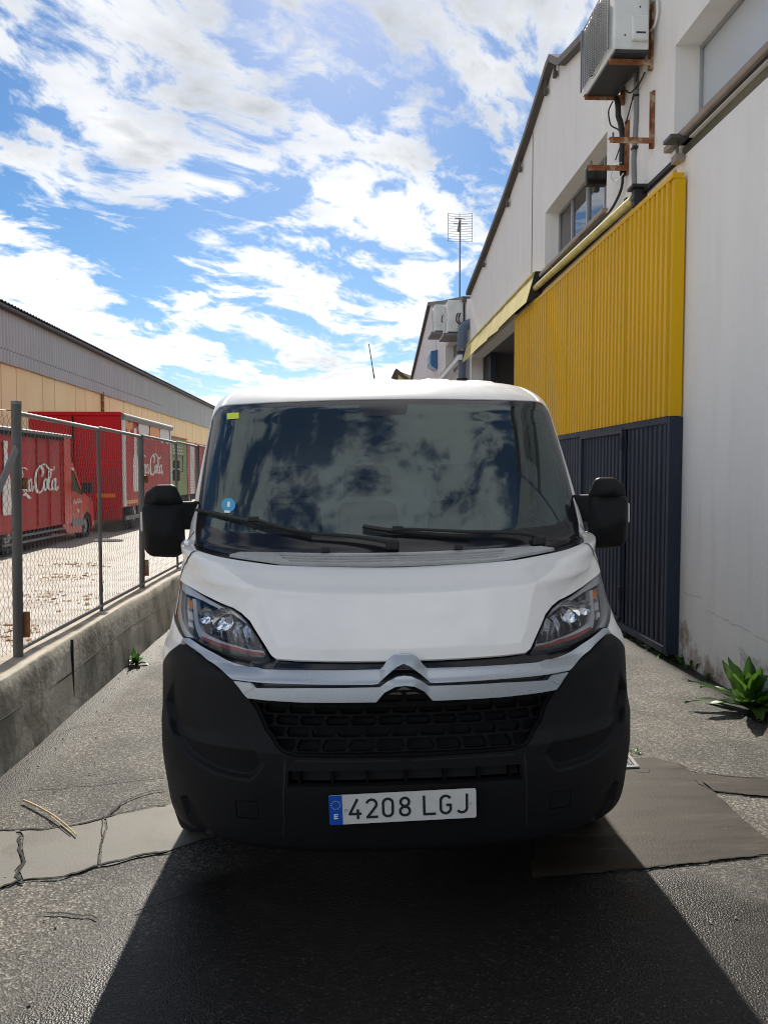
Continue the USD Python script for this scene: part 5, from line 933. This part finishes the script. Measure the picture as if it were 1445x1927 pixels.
seam([(366, 1001), (353, 1003), (341, 1009)], i_body)
seam([(370, 1037), (357, 1047), (348, 1062), (340, 1087)], i_body, .0045)
seam([(396.5, 761), (404, 790)] if False else [(402, 771), (398, 765), (395, 775)], i_body, .002)
seam([(536.5, 1432), (535, 1470), (533, 1520), (532, 1575)], i_bump, .003)
seam([(555, 1432), (650, 1433), (752, 1432)], i_bump, .002)
# grille: void, shell, hexagon net, silver bars
shell = P['front'].difference(unary_union([P['crease'].buffer(.0)]))
i_gr = vp('grille', panel(shell, -.075, 0), 'dark_void')
top_band = clean(shell.intersection(sym([(756, 1230), (500, 1230), (380, 1200), (340, 1190), (340, 1215), (384, 1240), (422, 1266), (441, 1283), (475, 1300), (500, 1306), (574, 1310), (756, 1310)])))
vp('grille_shell', panel(top_band, -.028, .03), 'black_gloss', i_gr)
net_zone = clean(sym([(756, 1285), (700, 1318), (574, 1321), (468, 1316), (483, 1339), (498, 1374), (517.5, 1404), (533, 1418), (555.5, 1425), (689, 1427), (752, 1426)]))
n0, m0, n1, m1 = net_zone.bounds; cells = []
HX, HT = .094, (m1 - m0) / 3.3
for r in range(-1, 9):
    for c in range(-10, 11):
        cx = (c + .5 * (r % 2)) * HX * 1.0; cy = m1 - (r + .35) * HT * .5
        w_, h_ = HX * .5 - .004 + .018, HT * .5 - .004
        cells.append(Polygon([(cx - w_ * .62, cy + h_ * .55), (cx + w_ * .62, cy + h_ * .55), (cx + w_ * .80, cy), (cx + w_ * .62, cy - h_ * .55), (cx - w_ * .62, cy - h_ * .55), (cx - w_ * .80, cy)]))
cells_u = [c.buffer(-.003) for c in cells]
net = clean(net_zone.difference(unary_union(cells_u)))
vp('grille_net', panel(net, -.022, .03), 'grille_black', i_gr)
slats = unary_union([sbox(n0, m0 + (k + .5) * (m1 - m0) / 9 - .002, n1, m0 + (k + .5) * (m1 - m0) / 9 + .002) for k in range(9)]).intersection(net_zone)
vp('grille_slat', panel(clean(slats), -.045, .01), 'grille_black', i_gr)
rimz = clean(net_zone.difference(net_zone.buffer(-.012))); vp('grille_frame', panel(rimz, -.008, .03), 'grille_black', i_gr)
def chev(S, T): return .020 * smooth((.085 - np.abs(S)) / .05) * smooth((T - zT(.80)) / .03) * smooth((zT(1.0) - T) / .02)
DISP.append(chev)
def bevelled(poly, lift, b=.010):
    """A silver bar: a raised face with sloping edges."""
    f = clean(poly.buffer(-b * .35, join_style='round')); return panel(poly, lift, .045)
vp('chrome_bar', bevelled(P['upper'], .014), 'satin_silver', i_gr); vp('chrome_bar', bevelled(P['lower'], .010), 'satin_silver', i_gr)
for s in (1, -1):
    g = half([(443, 1282), (475, 1286), (481, 1294), (462, 1304)]); g = g if s > 0 else mir(g); pn = panel(g, .013, .006)
    vp('bar_tip', (pn[0], pn[1], pn[2]), 'satin_silver', i_gr)
DISP.remove(chev)
# windscreen
clearz = clean(P['clear'].difference(P['camera']))
i_ws = vp('windscreen', panel(clearz, -.004, 0), 'windscreen_glass')
vp('windscreen_border', panel(clean(P['glass'].difference(clearz)), -.004, .012), 'black_gloss', i_ws)
yx_ = half([(426.5, 777), (449, 775.5), (449.5, 787), (427, 788.5)]); vp('sticker', panel(yx_, -.0015, 0), 'sticker_yellow', i_ws, 'small yellow inspection sticker at the top corner')
cx, cy = st([(429, 950)])[0]; disc = Point(cx, cy).buffer(.047); ring = disc.difference(Point(cx, cy).buffer(.040))
vp('sticker', panel(disc, -.0015, 0), 'sticker_blue', i_ws, 'round blue sticker low in the corner')
vp('sticker_print', panel(unary_union([sbox(cx - .022, cy - .052, cx + .016, cy - .037), sbox(cx - .006, cy - .012, cx + .012, cy + .022)]), -.0008, 0), 'white_print', i_ws)
# cowl
i_cw = vp('cowl', panel(P['cowl'], -.014, .01), 'black_gloss')
cs = []
for y, xl in ((1046.3, 524), (1051.2, 529), (1056.2, 540)):
    cs.append(sym([(738, y - 1.5), (xl, y - 1.5), (xl + 5, y + 1.9), (738, y + 1.9)]))
i_cp = vp('cowl_panel', panel(clean(P['cowl_panel'].difference(unary_union(cs))), .004, .012), 'cowl_grey', i_cw)
# head lamps
for s in (1, -1):
    g = (lambda k: P[k]) if s > 0 else (lambda k: mir(P[k]))
    a, b = panel(g('lamp'), -.075, 0), panel(g('lamp'), 0, .075, face=False)
    i_l = vp('headlight', (np.vstack([a[0], b[0]]), np.vstack([a[1], b[1] + len(a[0])]), np.vstack([a[2], b[2]])), 'lamp_grey')
    vp('lamp_trim', panel(g('lamp_top'), -.012, .02), 'lamp_silver', i_l); vp('lamp_trim', panel(g('lamp_rim'), -.010, .02), 'lamp_silver', i_l)
    vp('daylight_strip', panel(g('lamp_strip'), -.022, .02), 'lamp_white', i_l)
    fl_ = lambda S, T: .020 * np.abs(np.sin(np.abs(S) * 46 + 1.2 * np.sin(T * 38))) + .008 * np.sin(T * 60)
    DISP.append(fl_); vp('lamp_bowl', panel(g('lamp_bowl'), -.066, .012, fine=True), 'lamp_bowl', i_l); DISP.remove(fl_)
    q = g('lamp_strip').intersection(g('lamp').buffer(0)); c0 = st([(396, 1202), (494, 1224)])
    lo = half([(372, 1193), (396.5, 1202), (441.5, 1214), (493, 1224), (495, 1228), (438, 1219.5), (396.5, 1209.5), (372, 1198)]); lo = lo if s > 0 else mir(lo)
    vp('strip_reflection', panel(lo, -.0205, .004), 'lamp_red_reflection', i_l)  # red reflection painted along the foot of the strip
    ind = g('lamp_ind'); vp('indicator_cell', panel(ind, -.030, .02), 'chrome', i_l)
    for y0, y1 in ((1126, 1142), (1147, 1162), (1166, 1176)):
        c_ = half([(343, y0), (351, y0 + 1.5), (353, y1), (345, y1 - 1)]); c_ = c_ if s > 0 else mir(c_)
        vp('indicator_cell', panel(c_, -.026, .01), 'amber' if y0 == 1126 else 'lamp_white', i_l)
    for (px_, py_, r_) in ((385, 1156, .034), (420, 1164, .046)):
        S0, T0 = st([(px_, py_)])[0]; S0 *= s; n_ = bnormal(V(S0), V(T0)); n_ = V([n_[0] * .35, -1, .12]); n_ /= np.linalg.norm(n_); c_ = body(S0, T0) + bnormal(V(S0), V(T0)) * -.05
        prof = V([[t, -math.sqrt(max(1.2 ** 2 - t * t, 0)) + 1.0] for t in np.linspace(0.02, 1, 8)]) * r_
        d_ = trimesh.creation.revolve(prof[:, :2] * [1, .9], sections=28); ex = np.cross(n_, [0, 0, 1]); ex /= np.linalg.norm(ex); ey = np.cross(n_, ex)
        i_r = van.part('reflector', frame_map(c_, ex, ey, n_)(d_), 'chrome', i_l, 40)
        van.part('bulb', frame_map(c_, ex, ey, n_)(trimesh.creation.icosphere(2, r_ * .17).apply_translation([0, 0, .01])), 'lamp_white', None if False else i_l, True)
    vp('lens', panel(g('lamp').buffer(-.001), -.002, 0), 'lens', i_l)
# wipers
def on_glass(px, lift):
    q = st(px); return place(q[:, 0], q[:, 1], np.full(len(q), lift), False)
def rod(px, lift, w, h, n=14):
    c = curve(on_glass(px, np.asarray(lift) if np.ndim(lift) else lift), n); k = len(c); vs = []
    return cat(*[bar(c[i], c[i + 1], w, h, up=(0, -.7, .7)) for i in range(k - 1)])
def wiper(blade, arm, joint):
    i = van.part('wiper', tube(curve(on_glass(arm, .035)), np.linspace(.006, .010, 24 if len(arm) > 2 else len(arm)), 8), 'black_rubber')
    van.part('wiper_blade', cat(rod(blade, .010, .008, .016), rod(blade, .021, .015, .009)), 'black_rubber', i)
    c = on_glass([joint], .03)[0]; van.part('wiper_joint', rbox(c[0] - .025, c[0] + .025, c[1] - .011, c[1] + .011, c[2] - .011, c[2] + .012, .006), 'black_rubber', i)
    e = on_glass([arm[-1]], .02)[0]; van.part('wiper_pivot', rbox(e[0] - .03, e[0] + .03, e[1] - .02, e[1] + .02, e[2] - .025, e[2] + .02, .012), 'black_rubber', i)
def P2(px): return px
wiper([(376, 963), (480, 987), (586, 1013)], [(484, 985), (585, 1010), (660, 1016), (738, 1028)], (480, 984))
def mirror_px(x): return x
def st_right(pts):   # the same reading on the right half: mirrored search
    return pts
_gsr, _gtr = np.meshgrid(np.linspace(-.12, SF, 160), np.linspace(zT(1.2), zT(2.06), 200), indexing='ij')
_pxr = proj(vworld(body(_gsr, _gtr))).reshape(-1, 2); _linr = LinearNDInterpolator(_pxr, np.stack([_gsr, _gtr], -1).reshape(-1, 2))
_st_left = st
_nearr = NearestNDInterpolator(_pxr, np.stack([_gsr, _gtr], -1).reshape(-1, 2))
def st(pts):
    p = np.asarray(pts, float); q = _linr(p); bad = np.isnan(q[:, 0])
    if bad.any(): q[bad] = _nearr(p[bad])
    return q
wiper([(611, 1003), (745, 1004), (884, 1013)], [(748, 1003), (860, 1007), (985, 1011), (1012, 1023)], (748, 1002))
st = _st_left
for x, y in ((612, 1038),):
    for s in (1, -1):
        e = on_glass([(x, y)], .012)[0] * [s, 1, 1]; van.part('washer_nozzle', rbox(e[0] - .018, e[0] + .018, e[1] - .012, e[1] + .012, e[2] - .010, e[2] + .012, .006), 'black_rubber', i_cw)
# number plate
PW, PH = .520, .110
pc = V([.003, -.012, 0]); c_ = vlocal_on_w(758, 1518, -.012)
tilt = math.radians(5); ex = V([math.cos(math.radians(1.1)), 0, math.sin(math.radians(1.1))]); nz = V([0, -math.cos(tilt), -math.sin(tilt)]); nz = nz - ex * (nz @ ex); nz /= np.linalg.norm(nz); ey = np.cross(nz, ex)
pf = frame_map(c_ - ex * PW / 2 - ey * PH / 2, ex, ey, nz)
rr = sbox(0, 0, PW, PH).buffer(-.008).buffer(.008)
i_p = van.part('number_plate', pf(extrude(rr, .003)), 'plate_white')
blue = rr.intersection(sbox(0, 0, .047, PH)); van.part('country_band', frame_map(c_ - ex * PW / 2 - ey * PH / 2 + nz * .003, ex, ey, nz)(extrude(blue, .0006)), 'plate_blue', i_p)
top = frame_map(c_ - ex * PW / 2 - ey * PH / 2 + nz * .0036, ex, ey, nz)
E_ = unary_union([sbox(0, 0, .004, .019), sbox(0, 0, .014, .004), sbox(0, .0075, .013, .0115), sbox(0, .015, .014, .019)])
van.part('country_letter', top(extrude(affinity.translate(E_, .0165, .022), .0006)), 'white_print', i_p)
stars = []
for k in range(12):
    a = k * math.pi / 6; cx_, cy_ = .0235 + .0155 * math.sin(a), .074 + .0155 * math.cos(a)
    stars.append(Polygon([(cx_ + (.0026 if j % 2 == 0 else .0011) * math.sin(j * math.pi / 5), cy_ + (.0026 if j % 2 == 0 else .0011) * math.cos(j * math.pi / 5)) for j in range(10)]))
van.part('star_ring', top(extrude(unary_union(stars), .0006)), 'star_yellow', i_p)
H, SWI = .0745, .0092; q = SWI / 2
G = {}
G['4'] = strokes([[(.031, H), (.003, .019), (.044, .019)], [(.0315, .036), (.0315, 0)]], SWI)
G['2'] = strokes([arc(.022, H - .0222, .0172, .0176, 165, -30, 12) + [(.007, q), (.044, q)], [(.003, q), (.044, q)]], SWI)
G['0'] = strokes([arc(.0215, H - .0217, .0170, .0170, 180, 0) + arc(.0215, .0217, .0170, .0170, 0, -180) + [(.0045, H - .0217)]], SWI)
G['8'] = strokes([arc(.022, H - .0195, .0150, .0150, 0, 360, 28), arc(.022, .0205, .0172, .0160, 0, 360, 28)], SWI)
G['L'] = strokes([[(.005, H), (.005, q), (.046, q)]], SWI)
G['G'] = strokes([arc(.0225, H - .0217, .0175, .0170, 25, 180) + arc(.0225, .0217, .0175, .0170, 180, 360) + [(.040, .0355), (.0245, .0355)]], SWI)
G['J'] = strokes([[(.038, H), (.038, .0217)] + arc(.0205, .0217, .0175, .0170, 0, -150)], SWI)
for ch, x in (('4', .0692), ('2', .1275), ('0', .1855), ('8', .2450), ('L', .3300), ('G', .3890), ('J', .4490)):
    van.part('plate_character', frame_map(c_ - ex * PW / 2 - ey * PH / 2 + nz * .003, ex, ey, nz)(extrude(affinity.translate(G[ch], x, .0185), .0012)), 'ink_black', i_p)
for x in (.058, .500):
    s_ = trimesh.creation.cylinder(.0052, .003, sections=14); s_.apply_translation([x, .055, .0045]); van.part('plate_screw', frame_map(c_ - ex * PW / 2 - ey * PH / 2, ex, ey, nz)(s_), 'cowl_grey', i_p)
# mirrors
for s in (-1, 1):
    if s < 0:
        W = 1.10; A = vlocal_on_w(269, 1000, W); B = vlocal_on_w(341, 930, W); tz = vlocal_on_w(305, 911, W)[2]; bz = vlocal_on_w(310, 1049, W)[2]; mz = vlocal_on_w(300, 941, W)[2]; armz = vlocal_on_w(345, 948, W)[2]; out_, in_ = A[0], B[0]
    out2 = out_ * (1 if s < 0 else -1) * 1.0; o, i_ = -abs(out_) * 1.0, -abs(in_) + .012
    def fx(h): v, f = h; return (v * [-s, 1, 1] if s > 0 else v), (f[:, ::-1] if s > 0 else f)
    r = .056
    lowm = hulls([((o + r + .006, W, bz + r + .004), r), ((o + r, W, bz + .14), r), ((i_ - r, W, bz + r), r), ((i_ - r, W, mz - r), r), ((o + r, W, mz - r), r), ((o + r + .02, W - .05, (bz + mz) / 2), r), ((i_ - r - .02, W - .05, (bz + mz) / 2 - .02), r)], 3)
    upm = hulls([((o + .052, W, tz - .060), .036), ((o + .085, W - .008, tz - .036), .034), ((i_ - .06, W - .006, tz - .034), .032), ((i_ - .03, W, mz - .01), .025), ((o + .045, W, mz - .01), .035), ((o + .09, W - .04, mz + .01), .028), ((i_ - .06, W - .035, mz + .005), .028)], 3)
    armm = hulls([((i_ - .03, W, mz - .028), .020), ((-.93, W + .06, mz - .030), .020), ((-.93, W + .07, mz - .13), .022), ((i_ - .03, W, mz - .12), .026)], 3)
    i_m = van.part('door_mirror', fx(cat(lowm)), 'bumper_plastic', None, 40)
    van.part('mirror_cap', fx(upm), 'bumper_plastic', i_m, 40); van.part('mirror_arm', fx(armm), 'bumper_plastic', i_m, 40)
    van.part('mirror_glass', fx(box(o + .02, i_ - .02, W + .043, W + .047, bz + .03, mz - .02)), 'chrome', i_m)
    van.part('mirror_indicator', fx(rbox(o - .006, o + .012, W - .02, W + .02, bz + .13, bz + .225, .006)), 'lamp_white', i_m)
# antenna
aw = vlocal_on_w(706.5, 717, 2.45); atip = vlocal_on_w(694, 647, 2.62); aw[2] = 2.228
i_a = van.part('antenna', tube([aw, aw + (atip - aw) * .45, atip], [.006, .0035, .003], 8), 'black_rubber'); van.part('antenna_base', hulls([((aw[0], aw[1] - .03, aw[2]), .02), ((aw[0], aw[1] + .04, aw[2]), .022), ((aw[0], aw[1] + .01, aw[2] + .03), .013)]), 'black_rubber', i_a)
# wheels
for w_ in (.948, 3.98):
    for s in (-1, 1):
        prof = V([[.20, -.105], [.30, -.112], [.335, -.095], [.345, -.06], [.345, .06], [.335, .095], [.30, .112], [.20, .105]])
        f_ = frame_map((s * .872, w_, .345), (0, 1, 0), (0, 0, 1), (s, 0, 0)); i_t = van.part('wheel', f_(trimesh.creation.revolve(prof, sections=40)), 'tyre')
        van.part('rim', f_(cat(trimesh.creation.cylinder(.205, .12, sections=32), )), 'steel_rim', i_t)
        ps = side_st([(w_ + .41 * math.cos(t), .36 + .41 * math.sin(t)) for t in np.linspace(0, math.pi, 20)])
        aa = V([[s * .93, w_ + .425 * math.cos(t), .36 + .425 * math.sin(t)] for t in np.linspace(.05, math.pi - .05, 24)]); bb_ = aa * [.6, 1, 1]
        k = np.arange(23); van.part('wheel_arch_liner', (np.vstack([aa, bb_]), np.vstack([np.c_[k, k + 1, k + 25], np.c_[k, k + 25, k + 24]])), 'dark_void')
# side windows and cab
for s in (-1, 1):
    vp('door_window', panel(DW[s], -.006, 0), 'side_glass')
    vp('door_window_seal', panel(DW[s].difference(DW[s].buffer(-.018)), .001, .02), 'seal_black')
cabz = sbox(-SF - .9, zT(1.18), SF + .9, zT(2.2)).difference(unary_union([P['glass'].buffer(-.012), DW[-1].buffer(-.02), DW[1].buffer(-.02)]))
vp('cab_lining', panel(cabz, -.045, 0, d=False), 'interior_grey')
van.part('bulkhead', box(-.90, .90, 2.32, 2.35, .3, 2.14), 'interior_grey', None, False)
van.part('dashboard', cat(hulls([((-.82, .95, 1.20), .05), ((.82, .95, 1.20), .05), ((-.84, 1.28, 1.14), .07), ((.84, 1.28, 1.14), .07), ((-.8, 1.25, .7), .05), ((.8, 1.25, .7), .05)]), rbox(.22, .62, 1.18, 1.36, 1.14, 1.29, .05)), 'interior_dark', None, 40)
for u0, wd in ((-.56, .46), (-.08, .44), (.50, .50)):
    i_s = van.part('seat', hulls([((u0 - wd / 2 + .07, 1.92, .85), .07), ((u0 + wd / 2 - .07, 1.92, .85), .07), ((u0 - wd / 2 + .10, 2.06, 1.42), .06), ((u0 + wd / 2 - .10, 2.06, 1.42), .06), ((u0 - wd / 2 + .07, 1.5, .72), .07), ((u0 + wd / 2 - .07, 1.5, .72), .07)]), 'seat_cloth', None, 40)
    van.part('headrest', hulls([((u0 - .10, 2.09, 1.56), .05), ((u0 + .10, 2.09, 1.56), .05), ((u0 - .10, 2.11, 1.66), .045), ((u0 + .10, 2.11, 1.66), .045)]), 'seat_cloth', i_s, 40)
tor = trimesh.creation.torus(.20, .017, 36, 10); nrm = V([0, -.55, .83]); nrm /= np.linalg.norm(nrm)
i_w = van.part('steering_wheel', frame_map((.46, 1.46, 1.20), (1, 0, 0), np.cross(nrm, [1, 0, 0]), nrm)(tor), 'interior_dark', None, 40)
van.part('wheel_spoke', cat(bar((.28, 1.46, 1.20), (.64, 1.46, 1.20), .05, .03), bar((.46, 1.38, 1.14), (.46, 1.56, 1.33), .05, .03)), 'interior_dark', i_w)
van.done()
